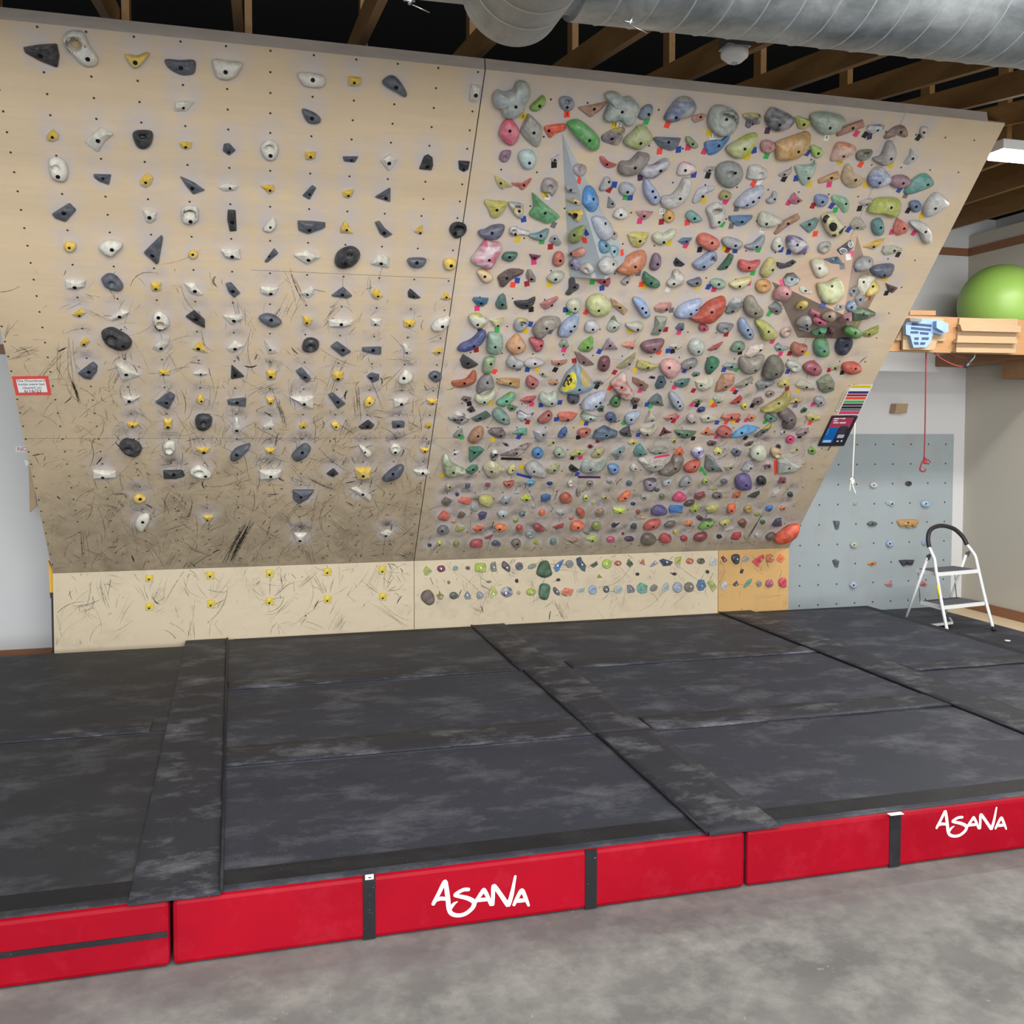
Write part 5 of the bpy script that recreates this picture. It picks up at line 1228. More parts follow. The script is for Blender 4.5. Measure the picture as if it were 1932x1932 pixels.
3474a8 r 1365,1600 1400,1540 1470,1525 1530,1590 1490,1665 1400,1660 b1450,1610
90a084 r 1670,1600 1700,1540 1770,1520 1840,1610 1810,1650 1720,1645 b1745,1615
bcc4b0,8c9c64 r 110,1700 140,1630 190,1640 250,1750 430,1850 420,1890 220,1930 140,1890 b265,1870 ty110,1905
447c60 f 430,1840 520,1770 600,1765 620,1830 530,1905 470,1890 b540,1830
bcb48c f 680,1800 760,1720 850,1720 1000,1830 930,1900 860,1960 760,1940 700,1870 b800,1858
d0c878 r 1015,1860 1070,1770 1130,1760 1130,1820 1070,1890 b1095,1840 ty1215,1790
a4a4a0 r 1270,1800 1370,1720 1480,1760 1570,1870 1560,1930 1430,1920 1310,1890 b1395,1858 Tb:1150,1870;1360,1925;1350,1960;1145,1905
a8a878 f 1570,1820 1650,1770 1765,1740 1760,1820 1690,1895 1590,1890 b1680,1840
@ 1070 640 7.43
886468 f 100,175 180,200 290,290 390,365 260,385 170,340 b235,325 tR100,298
6c3840 r 435,370 470,270 560,240 605,290 590,390 520,455 450,430 b515,370
a8a070 f 690,400 800,310 970,185 960,260 880,370 760,430 b875,350 tR665,462
b4ac48 f 965,390 1000,290 1180,340 1280,390 1180,450 1020,430 b1135,402 ty945,430
d49c98 r 1305,400 1360,310 1480,290 1585,340 1590,420 1480,545 1380,520 b1435,400
787878 r 1590,400 1640,320 1780,270 1830,300 1800,370 1680,425 b1730,400 tb1645,440
88a4b4 r -92,742 -90,690 -50,600 10,490 90,420 120,375 150,360 190,400 250,460 330,560 365,610 380,650 350,690 270,720 150,765 40,760 Pd8c83c:-72,712;-64,640;-30,560;20,490;95,462;135,560;115,670;50,728;-20,738 P1c2038:-66,650;-30,565;10,500;55,505;72,570;45,635;0,668;-40,668 Pc0a468:195,560;200,430;240,430;330,560;322,650;270,682;215,630 b175,710
b0a898,484848 f 365,610 420,565 530,600 500,640 400,640 b440,620 tk415,665
d0b4ac,b46458 r 620,620 720,520 810,470 840,570 870,650 940,770 900,840 820,860 720,780 650,690 b767,678 tr600,685
946858 f 920,535 1000,560 1155,655 1095,745 920,610 b1040,640 tp1020,718
343438 f 1140,545 1180,515 1240,530 1230,560 b1195,538
48606c f 1235,650 1290,520 1350,520 1400,610 1350,690 1260,710 b1320,600
48706c f 1505,610 1600,565 1735,555 1690,650 1600,685 1520,660 b1610,620 tp1500,672
5c7c6c f 1745,500 1780,460 1870,470 1860,510 1780,535 b1810,500
d0ccb4 f 1800,600 1930,570 2050,560 2070,600 2000,700 1900,740 1830,700 b1880,650 tR1770,718
acb4c8 r 195,950 290,820 530,735 530,830 460,930 360,990 240,980 b465,893 b408,943
3c6c38 r 600,880 680,790 750,830 740,920 690,950 620,920 b685,890
3c6048 f 420,990 460,940 520,940 515,1020 450,1025 b480,980
6c4c48 f 890,870 930,820 1030,840 980,920 920,930 b950,870 tk950,945
5c6c6c f 1135,880 1200,810 1270,765 1330,810 1355,945 1260,930 1150,905 b1270,885 tb1118,915 tg1170,940
9ca4b4 r 1430,800 1470,735 1560,800 1640,920 1620,990 1560,1000 1480,920 b1555,880 b1583,940
787c58 f 1755,870 1820,840 1920,860 1860,900 1790,895 b1840,870 tp1750,915 tk1822,920
34446c,404448 r 5,850 20,780 90,770 175,800 160,880 90,905 30,890 b85,880
446854,c0ccc0 f 185,1080 220,1010 300,1060 450,1100 420,1150 320,1170 220,1140 b330,1120 ty212,1160 tb268,1180
404c74 r 540,1100 570,1040 640,1035 690,1090 680,1150 600,1160 b612,1125
98a4b8 r 810,1140 850,1050 1025,1015 990,1080 920,1180 850,1200 b900,1130 tg795,1170
ccc0ac f 1080,1180 1140,1060 1160,985 1210,1050 1260,1140 1200,1160 b1195,1142
bc7c6c f 1345,1100 1440,1070 1550,1040 1540,1100 1470,1130 1400,1150 b1460,1110 tp1540,1090 tR1490,1145
b0a498 r 1680,1100 1720,1050 1790,1060 1810,1150 1750,1175 1695,1140 b1780,1165
2c3c74 r 1820,1010 1860,960 1930,955 1930,1000 1860,1025 b1860,1000
a85440 r 145,1300 200,1260 330,1270 310,1330 230,1370 160,1350 b270,1310 tk155,1375
384c60,5c7484 f 360,1390 400,1290 530,1220 720,1310 700,1380 550,1410 430,1435 b555,1350 tR430,1425
484448 f 735,1300 800,1250 880,1220 915,1380 800,1370 750,1340 b830,1325
b4ae98 r 1010,1280 1060,1250 1170,1260 1240,1200 1270,1220 1220,1300 1140,1355 1060,1340 b1125,1340 tb995,1340
6c2028 f 1290,1370 1320,1310 1360,1235 1400,1280 1480,1310 1380,1330 b1370,1300
4c7050 f 1505,1290 1580,1280 1830,1300 1760,1370 1650,1402 1550,1360 b1680,1340 b1570,1330 tk1765,1390
ccc064 f 850,1450 900,1410 1000,1430 960,1480 880,1490 b930,1455
c8b83c f 1465,1430 1510,1390 1550,1460 1500,1470 b1505,1430
8c2c38 f 280,1510 320,1470 375,1505 330,1540 b325,1505
a4a44c f 35,1635 120,1550 285,1575 200,1640 100,1655 b170,1605 tk75,1660 tp185,1655
a8a064 f 335,1640 400,1560 520,1510 530,1580 460,1670 370,1680 b440,1610
7c9898 f 620,1610 700,1560 810,1495 820,1560 730,1640 660,1640 b740,1580 ts700,1665
508880 f 930,1590 970,1510 1030,1465 1135,1620 1050,1655 950,1640 b1028,1615
8c8c80 f 1150,1580 1260,1510 1390,1510 1440,1580 1340,1610 1220,1625 b1300,1595 Tp:1230,1645;1435,1605;1435,1635;1215,1675
d86434 f 1485,1620 1540,1550 1600,1510 1645,1590 1610,1645 1540,1640 b1580,1605
e0dcd8,6c60b8 r 1745,1590 1790,1530 1890,1520 1925,1580 1890,1660 1800,1670 b1850,1590
1c1c20 f 22,1800 60,1755 110,1790 180,1840 110,1870 40,1850 b80,1815 tb140,1890
b0bab0,8c9c90 f 190,1820 280,1690 400,1760 550,1700 550,1780 480,1850 360,1905 230,1890 b330,1830 Tv:150,1915;465,1920;470,1950;155,1948
5c84b4 r 570,1790 620,1755 710,1770 735,1820 690,1880 610,1885 b670,1830
c0b8a8 r 880,1800 920,1750 990,1770 990,1830 920,1850 b960,1820
c0bcb0 f 1000,1700 1080,1665 1170,1730 1380,1690 1370,1800 1250,1860 1120,1840 1060,1770 b1240,1790
7c7064 r 1295,1870 1380,1800 1460,1740 1500,1650 1600,1640 1640,1690 1600,1800 1480,1890 1370,1915 b1520,1815
b84c38 r 1640,1800 1720,1730 1850,1700 1870,1740 1820,1830 1730,1865 1660,1850 b1790,1790 tg1880,1830
@ 1310 620 5.682
648068 r 390,220 440,150 520,145 550,190 500,240 420,245 b480,215 tk490,255
dcc8b8 f 540,290 600,200 740,165 760,210 700,260 600,320 b710,232
20242a,a0a8a8 f 857,200 900,155 950,190 1025,210 960,240 890,250 b915,220 tp922,270
a8604c r 1040,200 1080,150 1140,170 1215,190 1170,270 1090,298 1045,260 b1160,245 tR1020,265 ty1205,265
2c7050 r 120,420 150,330 210,305 270,340 250,400 200,450 140,495 b185,415
7c9494 f 300,405 350,370 460,380 470,430 400,455 b400,412 tb315,440 tg450,440
948c80 r 482,380 510,310 600,330 745,290 740,370 670,460 560,485 500,440 b655,450
6c685c r 730,500 770,380 830,310 910,305 970,400 940,480 870,530 760,540 b880,490
b0b0a8 d 985,390 1030,345 1120,365 1155,420 1120,465 1040,460 h1070,415,25 tb1000,460
984854 r 1170,430 1200,380 1290,355 1370,430 1340,490 1250,500 b1292,435
a49c5c f 1455,440 1510,400 1560,400 1530,450 b1510,425 tR1445,442
b84830 r 1585,420 1620,375 1740,370 1800,430 1750,475 1660,485 1600,460 b1730,430 tk1585,470
b88464 f 225,690 250,590 310,490 445,490 430,600 330,680 b340,625
9c9888 f 430,620 520,560 630,515 640,550 560,620 490,645 b560,600 tr415,650 tv440,680
808484 f 660,600 700,560 870,550 870,590 780,640 690,665 b770,620
d4c45c f 895,610 940,560 1030,530 1020,620 940,640 b970,600 tR995,640
b8b49c f 1085,610 1150,540 1250,600 1310,660 1200,665 1120,640 b1205,630 ty1115,660
7c8060 f 1318,580 1370,530 1450,490 1510,580 1500,670 1400,705 1340,660 b1455,640
8c7868 r 765,700 800,670 860,680 850,710 790,735 b820,700
b4b8a0 f 200,750 230,710 320,760 300,800 230,800 b260,790 ty180,790 tr205,822
b83c2c f 380,805 440,760 500,715 523,750 490,800 420,815 b470,785
d4b838 r 503,830 530,800 575,810 560,860 520,865 b545,838
7c6864 f 620,800 650,750 720,735 755,780 700,825 650,820 b680,785 tk620,825
a89c4c r 722,880 800,830 930,750 1010,675 1040,700 1010,800 940,870 850,895 760,895 b910,805
b09c58 f 1010,800 1080,745 1175,750 1150,790 1060,812 b1090,785 ts1085,825
909090 r 1285,780 1310,735 1380,735 1410,790 1370,825 1310,810 b1358,797 tp1270,810
2c6038 f 1140,880 1180,845 1215,860 1200,895 1145,910 b1180,875
c0b8a0 f 65,960 130,910 230,940 260,980 180,1010 90,1015 b150,960 tb243,1005
c46050 f 285,950 380,930 490,915 505,940 450,985 330,990 b400,955 tR465,985 tr340,1005 ty420,1000
d88860 f 565,960 590,915 665,940 640,990 600,1005 b615,955 tp555,980
4c7c68 r 757,945 790,910 840,930 890,975 840,995 780,990 b820,965 tg755,1000
685c5c r 895,910 920,860 1000,855 1080,920 1095,990 1060,1060 980,1080 950,1040 985,990 970,950 920,945 b1045,980
b4b490,c8bc48 f 1200,940 1240,900 1360,940 1360,980 1270,1000 1210,980 b1270,970 tr1240,1010
d87c4c f 62,1125 120,1090 155,1055 180,1100 240,1130 140,1150 b125,1115
a84c44 r 243,1120 280,1060 340,1050 410,1095 380,1160 300,1165 b345,1125 tp235,1160
4494c8 f 380,1180 460,1100 560,1040 690,1060 660,1100 540,1160 420,1175 b510,1120 tk548,1170
d8c840,202838 f 635,1160 700,1110 800,1030 840,1015 820,1080 740,1140 660,1175 b740,1110
d0c4bc f 920,1115 950,1085 1010,1110 990,1140 940,1145 b965,1110
907478 f 1090,1130 1150,1080 1220,1075 1240,1110 1180,1150 1110,1160 b1190,1115 tk1130,1155
cc3068 r 985,1190 1020,1150 1070,1160 1070,1200 1030,1230 990,1220 b1030,1185
5c4c44 f 135,1225 170,1200 250,1220 220,1260 150,1260 b190,1235
5c5448 f 533,1245 590,1215 643,1210 620,1250 560,1265 b590,1240
e0d868 f 205,1320 240,1275 300,1300 290,1360 220,1360 b262,1335
5c6474 f 390,1320 430,1285 510,1320 490,1370 430,1375 b455,1320
c4c8b0 r 600,1350 640,1280 740,1260 780,1330 740,1410 680,1420 620,1390 b680,1340
c4a878 d 820,1310 850,1280 920,1290 940,1370 900,1395 840,1370 h890,1350,25
484048 r 875,1260 900,1240 930,1260 920,1290 885,1285 b903,1262
c4bc84 f 1025,1330 1080,1290 1140,1255 1130,1300 1060,1345 b1100,1300
74a830 f 1220,1300 1260,1260 1315,1320 1280,1360 1230,1345 b1265,1310
788080 f 112,1500 130,1360 180,1370 320,1545 160,1545 b200,1508 Tg:60,1480;80,1480;135,1570;110,1580
b4ac94 f 320,1490 380,1450 440,1430 430,1490 350,1530 b395,1495
94909c,c0c0c0 f 510,1520 560,1430 640,1420 650,1470 590,1540 530,1545 b605,1497
d0b8b8,6c4048 f 740,1470 790,1425 830,1470 820,1510 760,1505 b800,1480
b8bab0 f 895,1560 900,1430 950,1370 1170,1480 1080,1550 960,1570 b1020,1500 Tr:852,1410;888,1410;885,1560;858,1570
@ 790 860 8.05
b0a078 r e455,465,105,90 b475,480
58607c f 710,420 790,420 780,490 705,495
884454 r e1055,440,85,55,15
a85038 r 1295,395 1370,395 1445,380 1450,420 1400,475 1320,470 1295,430 b1370,440
5c9cb8 f 1635,400 1690,375 1785,395 1760,450 1680,480 1635,440 b1692,435
343c64 r e585,585,60,55
6c6058 f 345,690 410,630 520,690 440,770 360,740
d06450 f 595,680 660,640 800,650 800,740 720,745 610,710
b0a84c r 910,670 950,615 1120,620 1120,760 1020,760 920,710
989ca0 f 1240,700 1290,620 1410,605 1390,700 1330,750 1260,745 b1330,715
a8acac f e1500,565,90,35
b8c42c f 1540,655 1620,590 1725,650 1660,705 1600,700 b1640,670
345c94 f 1860,620 1930,590 2005,600 2010,660 1930,715 1860,700
9ca49c f e835,810,140,90,30
b8b4ac f e1745,770,80,90
6c604c f 585,925 640,845 725,890 670,955 600,950
50486c f 900,890 960,850 1045,870 1010,960 930,985
a8b0b4 r 1195,870 1240,830 1350,840 1355,890 1280,940 1220,920 b1285,915
6c7c7c r e1575,890,90,75 b1590,900
c85c48 f 295,930 380,830 490,910 460,980 400,1000 300,970
d89860 f e535,1000,90,65
d87038 f e1875,860,95,90,-30
94a43c f 1430,970 1500,950 1520,990 1475,1028 1440,1010
64686a r 285,1130 340,1070 430,1080 465,1150 400,1185 310,1175 b355,1145
a8a454 f 545,1140 580,1060 640,1090 725,1085 660,1150 600,1170
dc5c30 f 815,1100 880,1080 1005,1075 950,1150 860,1150 b935,1125
d87028 r e1245,1092,180,105 b1230,1120
b04c34 r e1530,1098,105,95,-25
8c3838 r 1735,1080 1790,1035 1850,1060 1920,1105 1890,1140 1790,1150
848c90 d e1695,1203,150,95,15 h1700,1205,20
a84858 f 990,1245 1080,1215 1130,1190 1100,1265 1040,1270
303450 f e168,1362,70,65,20
c0c444 r e320,1330,80,80 b320,1355
84843c r e572,1340,95,95
a03c44 r 780,1340 830,1285 960,1285 970,1370 930,1385 800,1385
484c5c r 1105,1330 1170,1290 1250,1335 1220,1365 1130,1360
6c6454 r e1482,1332,145,125 b1500,1345
a4ac3c f 1730,1320 1780,1265 1850,1350 1780,1355
@ 1010 860 7.43
2c3870 f e203,392,100,60
c4b8a8 d e495,390,95,95 h495,390,22
84786c r e770,388,90,80 b770,397
909080 f e1042,370,100,60,15
586878 f e1317,388,95,85
4c4048,9c94a0 r 1525,370 1600,330 1690,330 1705,390 1650,490 1560,480 b1610,410
a8b0b0 r 1785,410 1800,360 1900,315 1915,370 1860,405 b1868,375
5c5c60 f e1710,483,80,65
8c7c6c r e605,510,65,125,10
30628c f 82,560 150,540 225,560 210,620 140,650 82,645
a84c30 r 345,590 400,530 470,530 520,600 470,660 380,655
b8c044 r e710,590,85,85 b712,597
a89c68 r e985,588,110,50 b985,592
dc6c34 r 1160,620 1230,530 1320,495 1335,540 1270,620 1190,632 b1260,598
a4a49c f e1520,590,110,90,30 b1530,590
687434 r e1778,570,75,70
282c60 r e1372,673,70,40
ccc85c f e815,665,50,70
e06c34 r e97,797,95,85,-30
b0b4b4 f e360,800,145,80 b382,822
a84c30 r 575,770 620,735 690,780 690,840 645,880 600,840
98785c f e910,800,150,120,-15
c4d42c f 1088,735 1275,740 1240,820 1105,810 b1190,797
9c5c48 f e1445,790,75,80
54487c r 1630,770 1700,710 1800,715 1855,785 1800,820 1650,830
d8853c f e508,875,75,60
d8a850 f e1520,875,85,40
a04444 f 232,1000 330,970 405,950 400,1010 300,1035
dc6434 r 500,980 540,930 650,930 695,980 640,1035 505,1040 b600,1010
80883c r 790,990 830,935 910,940 920,1000 870,1030 820,1025
2c3440 f 1070,960 1110,935 1130,960 1195,940 1110,1015 1075,1005
445050 f 1330,990 1380,945 1425,960 1420,1035 1340,1025
b44838 r 1525,990 1600,920 1740,900 1755,945 1680,1010 1540,1038 b1655,995
8c8c6c f e720,1078,120,60,35
7c7c70 r e1885,975,140,60
903030 r e1230,1090,40,40
607c78 r e255,1205,95,85,-30
a07c60 f 460,1185 560,1150 645,1175 560,1225 500,1215
b4cc2c f 710,1165 800,1130 855,1140 860,1210 800,1225 b805,1193
b84868 r e1060,1175,120,75
40304c r e1320,1165,135,60
64584c r 1485,1180 1530,1110 1640,1105 1700,1180 1600,1250 1500,1240
b03c38 r 1740,1160 1790,1100 1850,1105 1915,1160 1870,1210 1770,1215
@ 1250 860 6.9
8c8c8c r 225,400 240,330 310,270 380,290 370,340 310,390 b340,350
98a840 r e560,330,95,70,-15 b570,340
5c6068 r e805,335,90,60
605088 r 945,330 990,270 1060,245 1140,270 1165,400 1090,440 980,430 b1090,385
1c2020 r e1290,325,130,115 b1300,350
8c4c50 f 1495,360 1540,280 1615,290 1610,360 b1570,340
b4b048 f 610,440 690,390 715,420 690,445
c83468 r 135,555 190,490 250,480 320,550 230,590 150,580
883c40 f 410,560 430,500 545,470 570,530 480,580
645850 r e715,520,130,75 b740,530
c86434 f 905,555 925,490 1025,475 1015,540 b970,535
38443c f 1100,535 1180,490 1270,460 1270,500 1210,555
c8c0b0 f 1410,540 1440,480 1530,445 1530,480 1470,540
343c40 r e1665,505,75,65
543c38 r 275,640 330,590 410,580 410,620 340,655
3074b8 f 85,690 110,650 270,660 265,750 180,745 95,755
a8b828 f 350,700 410,650 480,640 490,690 440,740 370,750 b425,715
b8b050 f 565,700 620,650 735,635 720,700 660,750 580,740
dc6428 r 838,700 870,640 950,635 940,720 870,745 b900,718
a88c40 d e1115,695,110,100 h1115,690,18
4474b8 f 1335,710 1360,660 1440,650 1440,700 1390,735 b1395,705
d88858 f 1520,690 1560,650 1610,660 1600,700 1550,720 b1580,690
9c9c44 f e1235,765,80,60
4c3034 r 442,800 480,780 538,820 490,845
645c50 r 25,910 80,860 165,860 170,900 90,935
d08050 f 270,900 330,845 400,850 390,920 330,930 b355,905
4c4038,78a850 r 478,930 520,870 600,830 680,840 660,900 560,940 490,950 b590,910
b0ac50 r 740,880 790,840 875,830 860,890 790,915 b815,893
7c4830 f 980,860 1060,820 1105,870 1070,950 1000,905
346434 r e1305,862,70,50
40405c f 1435,890 1480,830 1550,810 1560,920 1450,930
c4b8b0 f 805,975 880,930 935,925 920,965 860,985
dc5028 r 1455,1100 1500,1040 1660,930 1770,910 1790,940 1740,1040 1620,1110 1500,1140
c4b440 r e170,993,60,55
943034 r e50,1075,140,100
a03430 r e280,1078,95,70
802c34 r 408,1085 440,1030 560,1005 585,1050 500,1110 430,1105
2c3438 f e740,1055,80,65
b0383c f 893,1070 930,1010 1030,1000 1030,1060 980,1105 900,1095
b4b4a8 r e1232,1035,70,55
5c4c40 r e1412,1052,140,85,-25
@ 770 1020 5.084
a0ac4c f 145,285 175,240 235,295 185,335 160,335
702c4c r e318,270,80,68 b318,270
7c9ca8 d e455,265,52,48 h455,265,10
6c5c54 f e573,263,50,45
9cb424 r 645,240 660,220 740,220 748,285 730,303 650,298 645,270 b700,262
707868 f 790,225 840,198 855,298 800,300 790,270 b825,255
504858 r 898,235 920,195 980,250 970,303 910,265 b950,260
545864 d e1067,247,75,78 h1067,247,14
888c84 r e1190,247,90,48,-20
2c5434 r 1235,290 1270,210 1340,195 1375,280 1380,330 1310,358 1240,330
4470a8 f 1395,260 1430,215 1500,175 1450,290 1420,305 b1435,240
808084 r e1550,225,75,75
384c60 f 1615,170 1660,155 1670,190 1710,240 1700,300 1670,290 1620,230 b1670,230
4c5848 f 1740,240 1810,195 1825,230 1780,262
9cb828 r e1908,225,92,92 b1908,225
8c7c44 f e390,400,35,38
7c8c50 f e775,395,60,28
242428 f e1042,385,42,45
30282c f e1442,375,45,35
889434 f 1810,360 1830,320 1870,358
64544c r 122,535 150,485 210,475 250,530 250,595 200,622 140,580
8c7c34 f 270,520 295,515 300,475 315,515 345,525 325,570 290,565 b318,540
4c5450 r e438,528,82,72
74808c f 535,530 570,480 605,530 595,565 550,565 b570,525
848c98 r e688,525,65,75 b700,525
acc040 f 780,545 830,435 862,510 800,555 b820,512
a8aab0,4c5070 r 890,500 930,445 990,460 1000,520 940,545 b940,505
b0ac70 r e1060,500,35,42
98ac20 r e1180,495,95,72 b1185,497
3c644c r 1255,520 1265,430 1310,410 1365,440 1340,560 1280,563
4c5060 r 1390,465 1410,445 1450,490 1450,527 1410,510 b1430,490
d47454 f 1465,490 1510,450 1590,470 1570,530 1510,530
a0b0a8 f 1615,470 1700,450 1690,495 1630,500
88a4bc d e1772,475,80,90 h1772,475,16
4c5058 r e1900,467,55,65 b1905,470
@ 1130 1020 5.084
a85434 r e183,217,70,50 b190,218
445844 f 262,225 285,172 335,225 300,262
b86450 f 385,220 430,172 445,240
8c90a4 f 480,255 540,190 575,215 520,250 b545,212
3c4058 f 578,190 620,172 715,205 690,240 620,248 b655,207
a0a83c f 728,165 795,150 780,240 730,215
b45c40 r e873,197,75,58 b880,200
5c5848 d e980,197,78,60 h988,190,12
b8bcb4 f 1055,235 1080,150 1140,180 1140,230 1090,243 b1100,190
6c3034 f 1170,160 1195,145 1235,190 1205,215 b1207,185
303438 r 1272,155 1300,130 1350,140 1345,215 1310,228 1280,195 b1330,178
909498 f e1410,180,75,60,-25
c83440 f 1465,200 1580,130 1592,165 1525,255 b1560,180
b86834 r e1640,170,80,85 b1665,165
e87030 f 1705,175 1745,125 1790,165 1760,215 1720,200 b1765,165
202024 f e370,323,45,35
302c38 f e727,320,50,35
30303c f e1043,300,42,40
2c3038 f 1350,310 1365,270 1392,275 1380,318
505458 r e72,468,60,70 b75,470
a0b0b0 f e187,472,85,95 
70707c f 270,425 310,425 350,470 340,500 275,505 b308,465
5c9c88 f 365,440 400,400 470,430 465,500 410,515 370,490 b425,460
74786c r e527,455,80,60,-40
a0acac f e640,450,70,120,25
8c98a8 r e757,450,95,105 b770,450
6c6458 r e867,447,95,98 b885,440
44688c f 935,430 960,375 1010,375 1035,440 1000,480 955,480 b990,435
98a45c f 1040,405 1090,375 1138,445 1095,498
b0b4bc f 1170,425 1200,388 1245,410 1235,445 1190,488
44383c f 1283,420 1325,382 1342,430 1300,440 b1320,422
4c8c78 r 1390,440 1430,380 1465,365 1460,400 1410,448
78787c r e1538,413,52,60
9c4868 r e1637,412,78,75,-25 b1655,408
c03454 r 1725,390 1760,355 1798,370 1795,445 1740,440
"""
HOLD_TABLE_P = """
@ 1480 780 4.274
c8c8c8 r e722,578,62,52 b722,578
303236 d e1003,566,52,40 h1003,566,8
a8b4a0 f e570,730,40,40
b0c4d0 f 810,715 850,705 890,720 895,745 870,755 830,735 b870,730
98b8d0 r e1142,728,80,62 b1142,728
586468 f 395,865 450,868 440,935 415,938
4c585c r e710,890,80,40 b710,890
c89444 f 915,870 935,858 1080,856 1088,880 1070,915 1045,920 1030,905 1005,928 975,912 935,912 b1000,880
b0bca8 r e563,1060,62,52 b563,1060
98b0d0 r e852,1050,58,60 b852,1050
8c98b8 f e1135,1045,60,50
586468 f 388,1185 415,1175 445,1190 435,1245 410,1240
d08c54 f 667,1212 690,1192 745,1195 745,1215 705,1233 b708,1212
2c3040 f 925,1185 980,1180 1052,1182 1035,1225 1010,1225 985,1222 960,1235 b988,1205
a8b8d0 r e558,1385,60,55 b558,1385
c08088 f 808,1375 850,1350 875,1380 870,1400 830,1395
b8606c f 1088,1385 1120,1350 1155,1380 1140,1398
"""

# ---------------------------------------------------------------- climbing holds (outlines traced on the photograph, put back on their planes)
TAPE = {'r': 'f04a34', 'R': 'a02430', 'p': 'd83c70', 'b': '2c489c', 'y': 'dcb824', 'g': '38a850', 'k': '1c1a1e', 'w': 'e4e4de', 'v': '4c3058', 's': '6c6c70'}
LEFTC = {'k': '26272b', 'g': '4a505c', 'w': 'dedaca', 'y': 'e2bc30', 'K': 'e0c61c'}
def parse(txt, side):
    out = []; ox = oy = 0; sc = 1
    for line in txt.strip().split('\n'):
        tk = line.split()
        if tk[0] == '@':
            ox, oy, sc = map(float, tk[1:4]); continue
        h = dict(col=tk[0], f='f', pts=[], b=[], t=[], h=None, v=False, side=side)
        for w in tk[1:]:
            if w in ('f', 'r', 'd', 'o'): h['f'] = w
            elif w == 'v': h['v'] = True
            elif w[0] == 'b': x, y = map(float, w[1:].split(',')); h['b'].append((ox+x/sc, oy+y/sc))
            elif w[0] == 't':
                c_, _, num = w[2:].partition(':'); x, y = map(float, c_.split(',')); h['t'].append((w[1], ox+x/sc, oy+y/sc, num))
            elif w[0] in 'PT':
                hx_, _, pp = w[1:].partition(':')
                h.setdefault(w[0], []).append((hx_, [(ox+float(a.split(',')[0])/sc, oy+float(a.split(',')[1])/sc) for a in pp.split(';')]))
            elif w[0] == 'h': x, y, r = map(float, w[1:].split(',')); h['h'] = (ox+x/sc, oy+y/sc, r/sc)
            elif w[0] == 'e':
                v = list(map(float, w[1:].split(','))) + [0]
                cx, cy, ww, hh, an = v[:5]; an = radians(an)
                n = 7 if h['f'] == 'f' else 9
                jr = random.Random(int(cx*7+cy))
                for k in range(n):
                    a = 2*pi*k/n + jr.uniform(-.15, .15); m = jr.uniform(0.82, 1.12) if h['f'] == 'f' else 1
                    dx, dy = ww/2*cos(a)*m, hh/2*sin(a)*m
                    h['pts'].append((ox+(cx+dx*cos(an)-dy*sin(an))/sc, oy+(cy+dx*sin(an)+dy*cos(an))/sc))
            else: x, y = map(float, w.split(',')); h['pts'].append((ox+x/sc, oy+y/sc))
        out.append(h)
    return out
M['bolt_d'] = plain('1c1a1c', 0.45, 0.5)
M['bolt_l'] = plain('c8cacc', 0.3, 0.6)
HOLDS = parse(HOLD_TABLE_L, 'left') + parse(HOLD_TABLE_R, 'right') + parse(HOLD_TABLE_P, 'panel')

def tri_hit(o, d, a, b, c):
    e1, e2 = b-a, c-a; p = d.cross(e2); det = e1.dot(p)
    if abs(det) < 1e-9: return None
    t = o-a; u = t.dot(p)/det
    if u < -0.02 or u > 1.02: return None
    q_ = t.cross(e1); v = d.dot(q_)/det
    if v < -0.02 or u+v > 1.02: return None
    return e2.dot(q_)/det
def plane_for(cx, cy, side):
    d = ray(cx, cy)
    if side == 'panel': return Vector((0, -1, 0)), -(WY-0.0205), 'panel'
    tb_ = (NB.z*ZB-NB.dot(CAM))/NB.dot(d)
    pb_ = CAM+d*tb_
    best = (tb_, NB.copy(), NB.z*ZB, 'board')
    if pb_.z < ZB: best = ((0-CAM.y)/d.y, Vector((0, -1, 0)), 0.0, 'kick')
    for a, b, c in VOL:
        t = tri_hit(CAM, d, a, b, c)
        if t and t < best[0]+1e-4:
            n = (b-a).cross(c-a).normalized()
            if n.dot(d) > 0: n = -n
            best = (t, n, n.dot(a), 'volume')
    return best[1], best[2], best[3]

